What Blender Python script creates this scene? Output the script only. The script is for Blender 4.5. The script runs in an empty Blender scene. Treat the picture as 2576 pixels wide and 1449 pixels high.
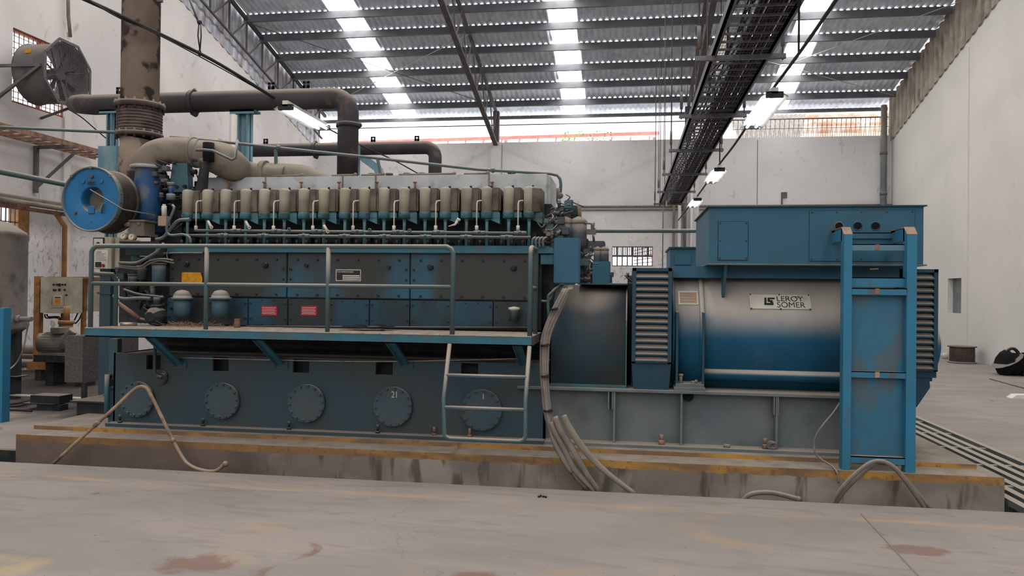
import bpy, bmesh, math, random
from mathutils import Vector, Matrix
random.seed(7)
S = bpy.context.scene
COL = S.collection

# ------------------------------------------------------------------ camera, world, light, exposure
FPX = 1923.0
YAW, PITCH, ROLL = .1497, .0071, .0118
CAM = Vector((0, 0, 1.65))
def _axes():
    cy, sy = math.cos(YAW), math.sin(YAW)
    f = Vector((-sy*math.cos(PITCH), cy*math.cos(PITCH), math.sin(PITCH)))
    r = Vector((cy, sy, 0)); u = r.cross(f)
    c, s = math.cos(ROLL), math.sin(ROLL)
    return c*r+s*u, -s*r+c*u, f
AR, AU, AF = _axes()
cd = bpy.data.cameras.new('camera'); cam = bpy.data.objects.new('camera', cd); COL.objects.link(cam)
cd.sensor_width = 36; cd.lens = FPX/2576*36; cd.clip_end = 300
m = Matrix.Identity(4)
for i in range(3):
    m[i][0] = AR[i]; m[i][1] = AU[i]; m[i][2] = -AF[i]; m[i][3] = CAM[i]
cam.matrix_world = m
S.camera = cam

w = bpy.data.worlds.new('world'); S.world = w; w.use_nodes = True
bg = w.node_tree.nodes['Background']; bg.inputs[0].default_value = (1, .97, .965, 1); bg.inputs[1].default_value = 1.8
SKYLIGHT = 7.0
def area(name, loc, rot, sx, sy, power, col=(1, 1, 1)):
    l = bpy.data.lights.new(name, 'AREA'); l.shape = 'RECTANGLE'; l.size = sx; l.size_y = sy
    l.energy = power; l.color = col
    o = bpy.data.objects.new(name, l); o.location = loc; o.rotation_euler = rot; COL.objects.link(o); return o
S.view_settings.view_transform = 'Standard'; S.view_settings.look = 'None'
S.view_settings.gamma = 1; S.view_settings.use_curve_mapping = False
S.view_settings.exposure = 0.6
S.cycles.max_bounces = 5; S.cycles.diffuse_bounces = 3; S.cycles.glossy_bounces = 2
S.cycles.use_denoising = True; S.cycles.use_adaptive_sampling = True; S.cycles.adaptive_threshold = .02

def ray(px, py): return AF+AR*((px-1288)/FPX)-AU*((py-724.5)/FPX)
def P(px, py, Y): d = ray(px, py); return CAM+d*(Y/d.y)
def PZ(px, py, Z): d = ray(px, py); return CAM+d*((Z-1.65)/d.z)
def PX(px, py, X): d = ray(px, py); return CAM+d*(X/d.x)

# ------------------------------------------------------------------ materials
def lin(c):
    return tuple((v/255/12.92 if v/255 <= .04045 else ((v/255+.055)/1.055)**2.4) for v in c)+(1,)
class NT:
    def __init__(s, name):
        s.m = bpy.data.materials.new(name); s.m.use_nodes = True; s.t = s.m.node_tree
        s.b = s.t.nodes['Principled BSDF']
        s.geo = s.t.nodes.new('ShaderNodeNewGeometry')
    def n(s, typ, **k):
        nd = s.t.nodes.new(typ)
        for a, v in k.items(): setattr(nd, a, v)
        return nd
    def l(s, a, b): s.t.links.new(a, b)
    def noise(s, scale, detail=5, stretch=(1, 1, 1), dist=0, off=0):
        mp = s.n('ShaderNodeMapping'); mp.inputs['Scale'].default_value = stretch; mp.inputs['Location'].default_value = (off, off*.7, off*.3)
        s.l(s.geo.outputs['Position'], mp.inputs[0])
        nz = s.n('ShaderNodeTexNoise'); nz.inputs['Scale'].default_value = scale; nz.inputs['Detail'].default_value = detail
        nz.inputs['Distortion'].default_value = dist
        s.l(mp.outputs[0], nz.inputs['Vector']); return nz.outputs['Fac']
    def ramp(s, fac, lo, hi, smooth=True):
        r = s.n('ShaderNodeMapRange'); r.interpolation_type = 'SMOOTHSTEP' if smooth else 'LINEAR'
        r.inputs['From Min'].default_value = lo; r.inputs['From Max'].default_value = hi
        s.l(fac, r.inputs['Value']); return r.outputs['Result']
    def mul(s, a, b):
        q = s.n('ShaderNodeMath', operation='MULTIPLY')
        s.l(a, q.inputs[0])
        if isinstance(b, (int, float)): q.inputs[1].default_value = b
        else: s.l(b, q.inputs[1])
        return q.outputs[0]
    def mix(s, fac, a, b):
        x = s.n('ShaderNodeMix', data_type='RGBA')
        if isinstance(fac, (int, float)): x.inputs[0].default_value = fac
        else: s.l(fac, x.inputs[0])
        for i, v in ((6, a), (7, b)):
            if isinstance(v, tuple): x.inputs[i].default_value = v
            else: s.l(v, x.inputs[i])
        return x.outputs[2]
    def nz(s):
        sp = s.n('ShaderNodeSeparateXYZ'); s.l(s.geo.outputs['Normal'], sp.inputs[0]); return sp.outputs['Z']
    def bump(s, h, strength=.3, dist=.01):
        b = s.n('ShaderNodeBump'); b.inputs['Strength'].default_value = strength; b.inputs['Distance'].default_value = dist
        s.l(h, b.inputs['Height']); s.l(b.outputs[0], s.b.inputs['Normal'])
DUST = (168, 156, 143)
def mat(name, c1, c2=None, dirt=None, scale=3, dirt_scale=5, dirt_lo=.5, dirt_hi=.72, dirt_amt=.8, streak=1, dust=0, dust_lo=.25, dust_hi=.85,
        rough=.6, metal=0, bump=0, bump_scale=40, dustc=DUST, spec=.3):
    t = NT(name)
    col = lin(c1)
    if c2: col = t.mix(t.ramp(t.noise(scale, 5, dist=.5), .35, .65), lin(c1), lin(c2))
    if dirt:
        f = t.mul(t.ramp(t.noise(dirt_scale, 7, (1, 1, 1/streak), off=5), dirt_lo, dirt_hi), dirt_amt)
        col = t.mix(f, col, lin(dirt))
    if dust:
        f = t.ramp(t.nz(), dust_lo, dust_hi)
        f = t.mul(t.mul(f, dust), t.ramp(t.noise(9, 6, off=2), -.2, .45))
        col = t.mix(f, col, lin(dustc))
    if isinstance(col, tuple): t.b.inputs['Base Color'].default_value = col
    else: t.l(col, t.b.inputs['Base Color'])
    t.b.inputs['Roughness'].default_value = rough; t.b.inputs['Metallic'].default_value = metal
    t.b.inputs['Specular IOR Level'].default_value = spec
    if bump: t.bump(t.noise(bump_scale, 6, off=9), bump, .01)
    return t.m
def emit(name, c, s):
    t = NT(name); t.b.inputs['Base Color'].default_value = lin(c)
    t.b.inputs['Emission Color'].default_value = lin(c); t.b.inputs['Emission Strength'].default_value = s
    return t.m

M = {}
M['teal'] = mat('teal_paint', (54, 94, 106), (60, 86, 92), (72, 72, 68), 2.5, 4, .5, .75, .8, 3, dust=.9, rough=.5)
M['panel'] = mat('grimy_teal_panel', (42, 92, 114), (46, 80, 94), (54, 54, 50), .9, 1.2, .28, .5, .96, 2.5, dust=.9, rough=.45)
M['lowpanel'] = mat('blue_door_paint', (34, 76, 98), (36, 66, 82), (44, 48, 46), 1.5, 2.4, .36, .6, .9, 1.5, dust=.9, rough=.45)
M['bed'] = mat('bed_paint', (58, 72, 76), (48, 72, 84), (62, 66, 64), .9, 1.5, .4, .66, .7, 1, dust=.95, rough=.6)
M['valve'] = mat('oily_dark_steel', (70, 74, 80), (58, 64, 72), (84, 78, 72), 5, 9, dust=.7, rough=.7)
M['disc'] = mat('cover_disc_paint', (70, 84, 90), (62, 80, 90), (78, 80, 78), 2, 3, .5, .75, .6, 1, dust=.95, rough=.6)
M['dark'] = mat('dark_grime_shade', (40, 46, 48), (28, 34, 38), (60, 56, 50), 5, 8, dust=.55, rough=.7)
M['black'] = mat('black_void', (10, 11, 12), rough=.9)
M['greydust'] = mat('dusty_grey_casing', (178, 182, 184), (160, 166, 168), (138, 138, 136), 3, 6, dust=.8, rough=.75)
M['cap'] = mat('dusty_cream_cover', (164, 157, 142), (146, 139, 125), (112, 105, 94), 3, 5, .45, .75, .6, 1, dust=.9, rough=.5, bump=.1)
M['cap_grime_shade'] = mat('grimy_shaded_cover_back', (112, 105, 94), (96, 89, 80), (68, 62, 56), 5, 8, .4, .7, .8, 1, dust=.9, rough=.9, bump=.2)  # darker right side of the covers: grime plus shade put into the colour
M['capring'] = mat('teal_ring', (66, 116, 126), (58, 102, 112), (60, 62, 58), 5, 9, dust=.7, rough=.5)
M['rail'] = mat('rail_teal', (66, 94, 100), (78, 94, 94), (94, 80, 72), 4, 12, .5, .7, .6, dust=1, dust_lo=.1, dust_hi=.8, rough=.55)
M['deck'] = mat('deck_dust', (176, 164, 150), (150, 138, 124), (96, 82, 70), 8, 20, .6, .72, .8, rough=.95)
M['fascia'] = mat('fascia_teal', (52, 104, 122), (48, 96, 112), (86, 84, 78), 4, 6, .52, .72, .7, 1, dust=1, rough=.5)
M['bframe'] = mat('grey_frame_paint', (104, 112, 112), (90, 102, 106), (70, 72, 70), 2, 3, .5, .8, .6, 1, dust=1, rough=.65)
M['gen'] = mat('alternator_blue', (18, 80, 108), (14, 72, 98), (120, 114, 106), 1.5, 2, .6, .8, .15, 1, dust=1.0, dust_lo=-.05, dust_hi=.42, rough=.75, dustc=(170, 164, 156))
M['gendark'] = mat('alternator_dark_blue', (28, 66, 84), (24, 58, 74), (50, 60, 64), 3, 5, dust=.95, rough=.5)
M['tbox'] = mat('terminal_box_blue', (46, 92, 114), (42, 88, 110), (58, 78, 86), 1.2, 3, .5, .75, .5, 1, dust=.95, rough=.55)
M['guard'] = mat('guard_paint', (42, 70, 84), (46, 66, 74), (66, 66, 64), 1.3, 1.7, .42, .62, .8, 1, dust=.8, dust_lo=.55, dust_hi=1.1, rough=.8)
M['ladder'] = mat('bright_blue_frame', (44, 116, 150), (50, 110, 138), (92, 82, 74), 2.5, 5, .58, .7, .75, 2.5, dust=1, rough=.5)
M['ladderp'] = mat('blue_back_plate', (48, 112, 142), (56, 102, 124), (96, 92, 84), 2, 4, .52, .66, .6, 2, dust=1, rough=.5)
M['filter'] = mat('filter_face_blue', (34, 106, 156), (32, 100, 148), (80, 84, 86), 3, 5, .62, .8, .5, dust=1, rough=.45)
M['mesh'] = mat('dusty_filter_mesh', (86, 78, 70), (62, 58, 54), (40, 38, 36), 6, 14, dust=.9, rough=.9, bump=.6, bump_scale=90)
M['turbo'] = mat('turbo_blue', (38, 82, 126), (34, 72, 110), (110, 104, 100), 3, 6, .52, .7, .6, 1, dust=.8, rough=.5)
M['duct'] = mat('grey_dusty_duct', (128, 120, 108), (112, 104, 94), (92, 84, 76), 3, 6, dust=.6, rough=.85)
M['stack'] = mat('rusty_stack', (152, 136, 122), (122, 106, 96), (50, 46, 48), 1.6, 3.6, .52, .6, .9, 1, dust=.7, rough=.85, bump=.4)
M['bellows'] = mat('rusty_bellows', (88, 74, 68), (66, 56, 54), (46, 42, 42), 4, 8, dust=.8, rough=.8)
M['exh'] = mat('dark_exhaust_pipe', (66, 60, 62), (54, 52, 56), (110, 92, 78), 2, 4, .6, .75, .7, dust=.6, rough=.7)
M['post'] = mat('pale_blue_post', (104, 138, 150), (86, 124, 138), (150, 156, 156), 3, 5, .5, .7, .6, 4, dust=.7, rough=.6)
M['concrete'] = None
M['steel'] = mat('dark_truss_steel', (98, 94, 96), (82, 80, 84), (112, 98, 88), 3, 7, dust=.5, rough=.75)
M['purlin'] = mat('purlin_steel', (112, 114, 118), (98, 100, 106), (112, 92, 76), 2, 5, .6, .75, .6, rough=.7)
M['pot'] = mat('filter_pot_teal', (58, 88, 98), (56, 82, 92), (70, 74, 72), rough=.5)
M['white'] = mat('white_paint', (226, 224, 216), (210, 208, 200), rough=.6)
M['cable'] = mat('grey_cable', (120, 112, 106), (104, 98, 94), (140, 120, 110), 5, 10, dust=.7, rough=.8)
M['hose'] = mat('tan_conduit', (160, 136, 112), (134, 106, 84), (92, 70, 54), 5, 10, dust=.7, rough=.75)
M['blackcable'] = mat('black_cable', (34, 34, 38), (44, 44, 48), rough=.7)
M['orange'] = mat('orange_steel', (156, 108, 60), (132, 92, 56), (80, 66, 54), 4, 8, .5, .7, .6, dust=.6, rough=.6)
M['cream'] = mat('cream_cabinet', (178, 170, 152), (160, 152, 136), (120, 108, 92), 3, 7, .55, .75, .5, 1, dust=.6, rough=.6)
M['tank'] = mat('grey_tank', (128, 120, 114), (110, 104, 100), (84, 78, 72), 2, 5, dust=.6, rough=.7)
M['motor'] = mat('motor_grey', (120, 114, 104), (98, 94, 88), dust=.8, rough=.7)
M['red'] = mat('red_label', (160, 34, 52), (140, 30, 46), rough=.5)
M['yellow'] = mat('yellow_tag', (206, 146, 30), (188, 128, 30), (140, 100, 40), 8, 20, rough=.6)
M['pale'] = mat('pale_plate', (206, 202, 192), (190, 186, 174), (130, 122, 110), 4, 10, .55, .75, .5, rough=.5)
M['brown'] = mat('brown_plate', (166, 142, 120), (150, 128, 108), rough=.6)
M['ink'] = mat('dark_ink', (38, 38, 40), rough=.6)
M['plateblack'] = mat('black_nameplate', (42, 40, 38), rough=.4)
M['chrome'] = mat('bright_metal', (190, 176, 166), rough=.35, metal=.7)
M['rustp'] = mat('rusty_brown', (150, 116, 100), (120, 92, 78), (86, 66, 58), 6, 12, rough=.8, dust=.5)
M['glass'] = mat('dusty_glass', (106, 116, 116), (94, 104, 106), rough=.25)
M['redbrown'] = mat('redbrown_frame', (150, 84, 60), (120, 66, 50), rough=.7)
M['pinkred'] = mat('sunlit_red_paint', (232, 140, 132), (224, 120, 110), rough=.7)
M['leaf'] = mat('leaf_green', (90, 150, 60), (130, 180, 70), scale=9, rough=.6)
M['foil'] = mat('dark_scrap', (58, 58, 60), (78, 76, 72), dust=.7, rough=.8)
M['straw'] = mat('dry_straw', (150, 116, 88), (118, 90, 72), rough=.9)
M['web'] = mat('cobweb_grey', (120, 112, 100), rough=.9)
M['skypanel'] = emit('translucent_skylight_sheet', (255, 251, 248), SKYLIGHT)
M['tube'] = emit('fluorescent_tube', (250, 252, 255), 6)
M['lampw'] = mat('lamp_white_enamel', (216, 214, 208), (190, 188, 182), rough=.4)

def floor_mat():
    t = NT('dusty_concrete_floor')
    c = t.mix(t.ramp(t.noise(.9, 8, (.6, 1.6, 1), .6), .35, .66), lin((158, 149, 142)), lin((144, 138, 133)))
    c = t.mix(t.mul(t.ramp(t.noise(5, 9, (.35, 1.5, 1), 1.0, 3), .5, .75), .5), c, lin((124, 118, 110)))
    c = t.mix(t.mul(t.ramp(t.noise(1.1, 5, (1, 1, 1), .4, 11), .62, .75), .45), c, lin((178, 150, 120)))
    c = t.mix(t.mul(t.ramp(t.noise(1.5, 9, (1, 1, 1), 1.2, 31), .66, .74), .75), c, lin((122, 88, 74)))
    # oil soaked area around the pumps
    p = t.n('ShaderNodeSeparateXYZ'); t.l(t.geo.outputs['Position'], p.inputs[0])
    ad = t.n('ShaderNodeMath', operation='MULTIPLY_ADD'); t.l(t.noise(.9, 6), ad.inputs[0]); ad.inputs[1].default_value = 3; t.l(p.outputs['Y'], ad.inputs[2])
    f = t.mul(t.mul(t.ramp(ad.outputs[0], 10.0, 10.9), t.ramp(p.outputs['X'], -4.5, -6.0)), .9)
    c = t.mix(f, c, lin((70, 62, 60)))
    # joints and hairline cracks
    v = t.n('ShaderNodeTexVoronoi', feature='DISTANCE_TO_EDGE'); v.inputs['Scale'].default_value = .22
    wv = t.n('ShaderNodeVectorMath', operation='ADD'); t.l(t.geo.outputs['Position'], wv.inputs[0])
    nn = t.n('ShaderNodeTexNoise'); nn.inputs['Scale'].default_value = 1.4; nn.inputs['Detail'].default_value = 8; t.l(t.geo.outputs['Position'], nn.inputs['Vector']); t.l(nn.outputs['Color'], wv.inputs[1])
    t.l(wv.outputs[0], v.inputs['Vector'])
    c = t.mix(t.mul(t.ramp(v.outputs['Distance'], .0025, .0), .22), c, lin((96, 88, 82)))
    # worn painted line along the trench, ochre patch and rusty stain
    def band(axis, lo, hi, soft=.02):
        return t.mul(t.ramp(p.outputs[axis], lo-soft, lo+soft), t.ramp(p.outputs[axis], hi+soft, hi-soft))
    f = t.mul(t.mul(band('Y', 5.97, 6.07), t.ramp(t.noise(2.4, 7, (1, 3, 1), .5, 21), .36, .62)), .5)
    c = t.mix(f, c, lin((190, 158, 128)))
    f = t.mul(t.mul(t.mul(band('X', -3.95, -3.42, .06), band('Y', 3.9, 4.2, .05)), t.ramp(t.noise(4, 7, off=13), .35, .55)), .45)
    c = t.mix(f, c, lin((196, 172, 126)))
    for cx, cy, rx, ry in ((-2.55, 4.28, .30, .2), (-.85, 4.35, .2, .15), (1.9, 5.35, .28, .12)):
        m_ = t.n('ShaderNodeMapping'); m_.inputs['Location'].default_value = (-cx/rx, -cy/ry, 0); m_.inputs['Scale'].default_value = (1/rx, 1/ry, 0); t.l(t.geo.outputs['Position'], m_.inputs[0])
        ln = t.n('ShaderNodeVectorMath', operation='LENGTH'); t.l(m_.outputs[0], ln.inputs[0])
        ad2 = t.n('ShaderNodeMath', operation='MULTIPLY_ADD'); t.l(t.noise(7, 8, off=cx), ad2.inputs[0]); ad2.inputs[1].default_value = 1.6; t.l(ln.outputs['Value'], ad2.inputs[2])
        c = t.mix(t.mul(t.ramp(ad2.outputs[0], 1.75, 1.35), .6), c, lin((124, 88, 74)))
    # stray specks of dirt
    c = t.mix(t.mul(t.ramp(t.noise(38, 3, off=6), .70, .74), .6), c, lin((92, 84, 78)))
    t.l(c, t.b.inputs['Base Color']); t.b.inputs['Roughness'].default_value = .85; t.b.inputs['Specular IOR Level'].default_value = .15
    t.bump(t.noise(14, 9, (.5, 1.4, 1), .5, 2), .35, .01); return t.m
M['floor'] = floor_mat()
def plinth_mat(name, top, edge):
    t = NT(name)
    p = t.n('ShaderNodeSeparateXYZ'); t.l(t.geo.outputs['Position'], p.inputs[0])
    base = t.mix(t.ramp(t.noise(1.3, 7, dist=.6), .38, .6), lin((122, 114, 106)), lin((150, 143, 133)))
    base = t.mix(t.mul(t.ramp(t.noise(7, 8, (1, 1, .2), .6, 4), .52, .66), .75), base, lin((74, 66, 62)))
    base = t.mix(t.ramp(p.outputs['X'], -2.8, -3.6), base, t.mix(t.ramp(t.noise(3, 6), .3, .7), lin((112, 98, 92)), lin((96, 86, 82))))
    # painted yellow band under the top edge, worn away in places
    ns = t.noise(1.6, 6, (1, 1, 3), .5, 8)
    yel = t.mix(t.ramp(ns, .36, .62), lin((122, 98, 78)), lin((178, 136, 70)))
    wear = t.mul(t.ramp(p.outputs['X'], -1.2, -3.2), .75 if top < .2 else .15)
    yel = t.mix(wear, yel, t.mix(t.ramp(t.noise(4, 6), .3, .7), lin((112, 88, 72)), lin((128, 100, 72))))
    yel = t.mix(t.mul(t.ramp(t.noise(18, 6, off=3), .55, .65), .6), yel, lin((110, 90, 72)))
    wob = t.n('ShaderNodeMath', operation='MULTIPLY_ADD'); t.l(t.noise(5, 5), wob.inputs[0]); wob.inputs[1].default_value = .05; wob.inputs[2].default_value = edge-.025
    gt = t.n('ShaderNodeMath', operation='GREATER_THAN'); t.l(p.outputs['Z'], gt.inputs[0]); t.l(wob.outputs[0], gt.inputs[1])
    c = t.mix(gt.outputs[0], base, yel)
    tp = t.mix(t.ramp(t.noise(6, 6), .3, .7), lin((164, 152, 141)), lin((144, 134, 124)))
    c = t.mix(t.ramp(t.nz(), .5, .8), c, tp)
    t.l(c, t.b.inputs['Base Color']); t.b.inputs['Roughness'].default_value = .9; t.b.inputs['Specular IOR Level'].default_value = .1
    t.bump(t.noise(10, 9), .5, .012); return t.m
M['plinth'] = plinth_mat('stepped_plinth_concrete', .19, .125)
M['plinth2'] = plinth_mat('upper_step_concrete', .229, .1)
def wall_mat(name, c1, c2, stain, amt, damp=True):
    t = NT(name)
    c = t.mix(t.ramp(t.noise(.35, 7, dist=.5), .35, .65), lin(c1), lin(c2))
    c = t.mix(t.mul(t.ramp(t.noise(3.5, 9, (1, 1, .6), 1.0, 7), .6, .74), amt), c, lin(stain))
    if damp:
        p = t.n('ShaderNodeSeparateXYZ'); t.l(t.geo.outputs['Position'], p.inputs[0])
        low = t.ramp(p.outputs['Z'], 5.2, 1.5)
        f = t.mul(t.mul(t.ramp(t.noise(7, 9, (1, 1, .7), 1.8, 17), .54, .68), low), .6)
        c = t.mix(f, c, lin((112, 104, 98)))
    t.l(c, t.b.inputs['Base Color']); t.b.inputs['Roughness'].default_value = .9; t.b.inputs['Specular IOR Level'].default_value = .1
    t.bump(t.noise(4, 8, dist=.4), .25, .02); return t.m
M['wallL'] = wall_mat('old_plaster_left', (214, 210, 208), (198, 194, 192), (150, 144, 138), .5)
M['wallB'] = wall_mat('old_plaster_back', (220, 219, 218), (208, 207, 207), (156, 152, 146), .4)
M['wallR'] = wall_mat('cream_plaster_right', (218, 216, 211), (210, 208, 203), (192, 188, 182), .35, False)
M['roof'] = mat('asbestos_sheet', (224, 232, 242), (206, 214, 226), (150, 150, 150), 1.5, 4, .5, .75, .5, 1, rough=.85)
M['clad'] = mat('side_cladding', (176, 166, 152), (150, 142, 132), (104, 90, 78), 2, 5, .5, .7, .7, 4, rough=.8)
M['cladL'] = mat('galvanised_cladding', (188, 190, 198), (156, 158, 166), (122, 92, 80), 3, 4, .5, .7, .7, 6, rough=.5, metal=.3)
M['neigh'] = mat('outside_roof', (150, 146, 140), (130, 126, 122), rough=.8)
M['neigho'] = mat('outside_orange_sheet', (230, 200, 180), (250, 240, 234), (206, 150, 110), 2, 3, .55, .7, .7, rough=.8)
def checker():
    t = NT('checker_plate')
    mp = t.n('ShaderNodeMapping'); mp.inputs['Rotation'].default_value = (.78, .78, .78); mp.inputs['Scale'].default_value = (1, 1, 1)
    t.l(t.geo.outputs['Position'], mp.inputs[0])
    v = t.n('ShaderNodeTexVoronoi'); v.inputs['Scale'].default_value = 26; t.l(mp.outputs[0], v.inputs['Vector'])
    f = t.ramp(v.outputs['Distance'], .5, .25)
    t.l(t.mix(t.mul(f, .25), lin((76, 70, 70)), lin((112, 106, 104))), t.b.inputs['Base Color'])
    t.b.inputs['Roughness'].default_value = .6; t.bump(f, .5, .004); return t.m
M['checker'] = checker()

# ------------------------------------------------------------------ mesh builder
def frame(d):
    d = d.normalized(); a = Vector((0, 0, 1)) if abs(d.z) < .9 else Vector((1, 0, 0))
    u = d.cross(a).normalized(); return u, d.cross(u).normalized()
class B:
    def __init__(s): s.v = []; s.f = []; s.sm = []
    def add(s, vs, fs, smooth=False):
        o = len(s.v); s.v += [Vector(v) for v in vs]
        for f in fs: s.f.append([i+o for i in f]); s.sm.append(smooth)
        return s
    def box(s, x0, x1, y0, y1, z0, z1, bev=0):
        if x0 > x1: x0, x1 = x1, x0
        if y0 > y1: y0, y1 = y1, y0
        if z0 > z1: z0, z1 = z1, z0
        if bev:
            bm = bmesh.new(); bmesh.ops.create_cube(bm, size=1)
            for v in bm.verts: v.co = Vector(((x0+x1)/2+v.co.x*(x1-x0), (y0+y1)/2+v.co.y*(y1-y0), (z0+z1)/2+v.co.z*(z1-z0)))
            bmesh.ops.bevel(bm, geom=bm.edges[:], offset=bev, segments=2, affect='EDGES')
            bm.verts.index_update()
            s.add([v.co.copy() for v in bm.verts], [[v.index for v in f.verts] for f in bm.faces]); bm.free(); return s
        return s.add([(x, y, z) for z in (z0, z1) for y in (y0, y1) for x in (x0, x1)],
                     [(0, 2, 3, 1), (4, 5, 7, 6), (0, 1, 5, 4), (2, 6, 7, 3), (0, 4, 6, 2), (1, 3, 7, 5)])
    def bar(s, a, b, w, h=None, up=None):
        a, b = Vector(a), Vector(b); d = (b-a).normalized(); h = h or w
        up = Vector(up) if up else (Vector((0, 0, 1)) if abs(d.z) < .95 else Vector((0, 1, 0)))
        u = d.cross(up).normalized(); v = u.cross(d)
        c = [(-1, -1), (1, -1), (1, 1), (-1, 1)]
        vs = [p+u*(w/2*i)+v*(h/2*j) for p in (a, b) for i, j in c]
        return s.add(vs, [(3, 2, 1, 0), (4, 5, 6, 7), (0, 1, 5, 4), (1, 2, 6, 5), (2, 3, 7, 6), (3, 0, 4, 7)])
    def cyl(s, a, b, r, r2=None, seg=20, cap=True):
        a, b = Vector(a), Vector(b); r2 = r if r2 is None else r2; u, v = frame(b-a)
        vs = []
        for p, q in ((a, r), (b, r2)):
            for i in range(seg):
                t = 2*math.pi*i/seg; vs.append(p+(u*math.cos(t)+v*math.sin(t))*q)
        s.add(vs, [(i, i+seg, (i+1) % seg+seg, (i+1) % seg) for i in range(seg)], True)
        if cap: s.add(vs, [list(range(seg)), list(range(2*seg-1, seg-1, -1))])
        return s
    def tube(s, pts, r, seg=12, cap=True, smooth_n=0):
        pts = [Vector(p) for p in pts]
        if smooth_n: pts = spline(pts, smooth_n)
        rr = r if isinstance(r, (list, tuple)) else None
        if rr and len(rr) != len(pts):
            n = len(pts)-1; k = len(rr)-1
            rr = [rr[min(int(i*k/n), k-1)]*(1-(i*k/n-min(int(i*k/n), k-1)))+rr[min(int(i*k/n), k-1)+1]*(i*k/n-min(int(i*k/n), k-1)) for i in range(n+1)]
        d0 = (pts[1]-pts[0]).normalized(); u, _ = frame(d0); vs = []
        for i, p in enumerate(pts):
            d = ((pts[min(i+1, len(pts)-1)]-p).normalized()+(p-pts[max(i-1, 0)]).normalized())
            d = d.normalized() if d.length > 1e-6 else d0
            u = (u-d*u.dot(d)).normalized(); v = d.cross(u); q = rr[i] if rr else r
            vs += [p+(u*math.cos(2*math.pi*k/seg)+v*math.sin(2*math.pi*k/seg))*q for k in range(seg)]
        fs = [(j*seg+k, j*seg+(k+1) % seg, (j+1)*seg+(k+1) % seg, (j+1)*seg+k) for j in range(len(pts)-1) for k in range(seg)]
        s.add(vs, fs, True)
        if cap: n = len(pts)-1; s.add(vs, [list(range(seg-1, -1, -1)), [n*seg+k for k in range(seg)]])
        return s
    def lathe(s, prof, org, axis, seg=32, smooth=True, cap=True):   # prof: (radius, distance along axis)
        org = Vector(org); axis = Vector(axis).normalized(); u, v = frame(axis); vs = []
        for r, h in prof: vs += [org+axis*h+(u*math.cos(2*math.pi*k/seg)+v*math.sin(2*math.pi*k/seg))*r for k in range(seg)]
        s.add(vs, [(j*seg+k, (j+1)*seg+k, (j+1)*seg+(k+1) % seg, j*seg+(k+1) % seg) for j in range(len(prof)-1) for k in range(seg)], smooth)
        if cap:
            if prof[0][0] > 1e-5: s.add(vs[:seg], [list(range(seg))])
            if prof[-1][0] > 1e-5: s.add(vs[-seg:], [list(range(seg-1, -1, -1))])
        return s
    def prism(s, poly, axis, a, b, smooth=False):   # poly in the other two axes' order (x: y,z ; y: x,z ; z: x,y)
        def mk(p, h): return {'x': (h, p[0], p[1]), 'y': (p[0], h, p[1]), 'z': (p[0], p[1], h)}[axis]
        n = len(poly); vs = [mk(p, a) for p in poly]+[mk(p, b) for p in poly]
        s.add(vs, [(i, (i+1) % n, (i+1) % n+n, i+n) for i in range(n)], smooth)
        return s.add(vs, [list(range(n-1, -1, -1)), list(range(n, 2*n))])
    def ball(s, c, r, seg=12, sz=1):
        prof = [(r*math.sin(math.pi*i/8)+1e-6, -r*sz*math.cos(math.pi*i/8)) for i in range(9)]
        return s.lathe(prof, c, (0, 0, 1), seg, cap=False)
    def torus(s, c, axis, R, r, seg=24, rs=8):
        u, v = frame(Vector(axis)); c = Vector(c)
        pts = [c+(u*math.cos(2*math.pi*k/seg)+v*math.sin(2*math.pi*k/seg))*R for k in range(seg+1)]
        return s.tube(pts, r, rs, False)
def spline(p, n):
    out = []
    q = [p[0]*2-p[1]]+p+[p[-1]*2-p[-2]]
    for i in range(1, len(q)-2):
        for k in range(n):
            t = k/n; a, b, c, d = q[i-1], q[i], q[i+1], q[i+2]
            out.append(.5*((2*b)+(c-a)*t+(2*a-5*b+4*c-d)*t*t+(3*b-a-3*c+d)*t**3))
    out.append(p[-1]); return out
def rectpx(x0, y0, x1, y1, Y):    # world X0,X1,Z0,Z1 of a front face seen in the plane Y
    xm, ym = (x0+x1)/2, (y0+y1)/2
    return P(x0, ym, Y).x, P(x1, ym, Y).x, P(xm, y1, Y).z, P(xm, y0, Y).z
def bpx(b, x0, y0, x1, y1, Y, D, bev=0):
    a, c, e, g = rectpx(x0, y0, x1, y1, Y); b.box(a, c, Y, Y+D, e, g, bev); return b

def tag(o, label, cat, group=None, kind=None):
    if label: o['label'] = label
    if cat: o['category'] = cat
    if group: o['group'] = group
    if kind: o['kind'] = kind
    return o
def world_of(o):
    p = Vector((0, 0, 0))
    while o: p = p+o.location; o = o.parent
    return p
def mk(name, b, mt, parent=None, label=None, cat=None, group=None, kind=None):
    me = bpy.data.meshes.new(name)
    if parent: org = world_of(parent)
    else:
        xs = [v.x for v in b.v]; ys = [v.y for v in b.v]; zs = [v.z for v in b.v]
        org = Vector(((min(xs)+max(xs))/2, (min(ys)+max(ys))/2, min(zs)))
    me.from_pydata([v-org for v in b.v], [], b.f)
    me.polygons.foreach_set('use_smooth', b.sm)
    bm = bmesh.new(); bm.from_mesh(me); bmesh.ops.remove_doubles(bm, verts=bm.verts, dist=1e-6)
    bmesh.ops.recalc_face_normals(bm, faces=bm.faces); bm.to_mesh(me); bm.free()
    me.materials.append(M[mt] if isinstance(mt, str) else mt)
    o = bpy.data.objects.new(name, me); COL.objects.link(o)
    if parent: o.parent = parent
    else: o.location = org
    return tag(o, label, cat, group, kind)
def thing(name, label, cat, loc, group=None):
    o = bpy.data.objects.new(name, None); o.empty_display_size = .1; COL.objects.link(o); o.location = loc
    return tag(o, label, cat, group)
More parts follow.
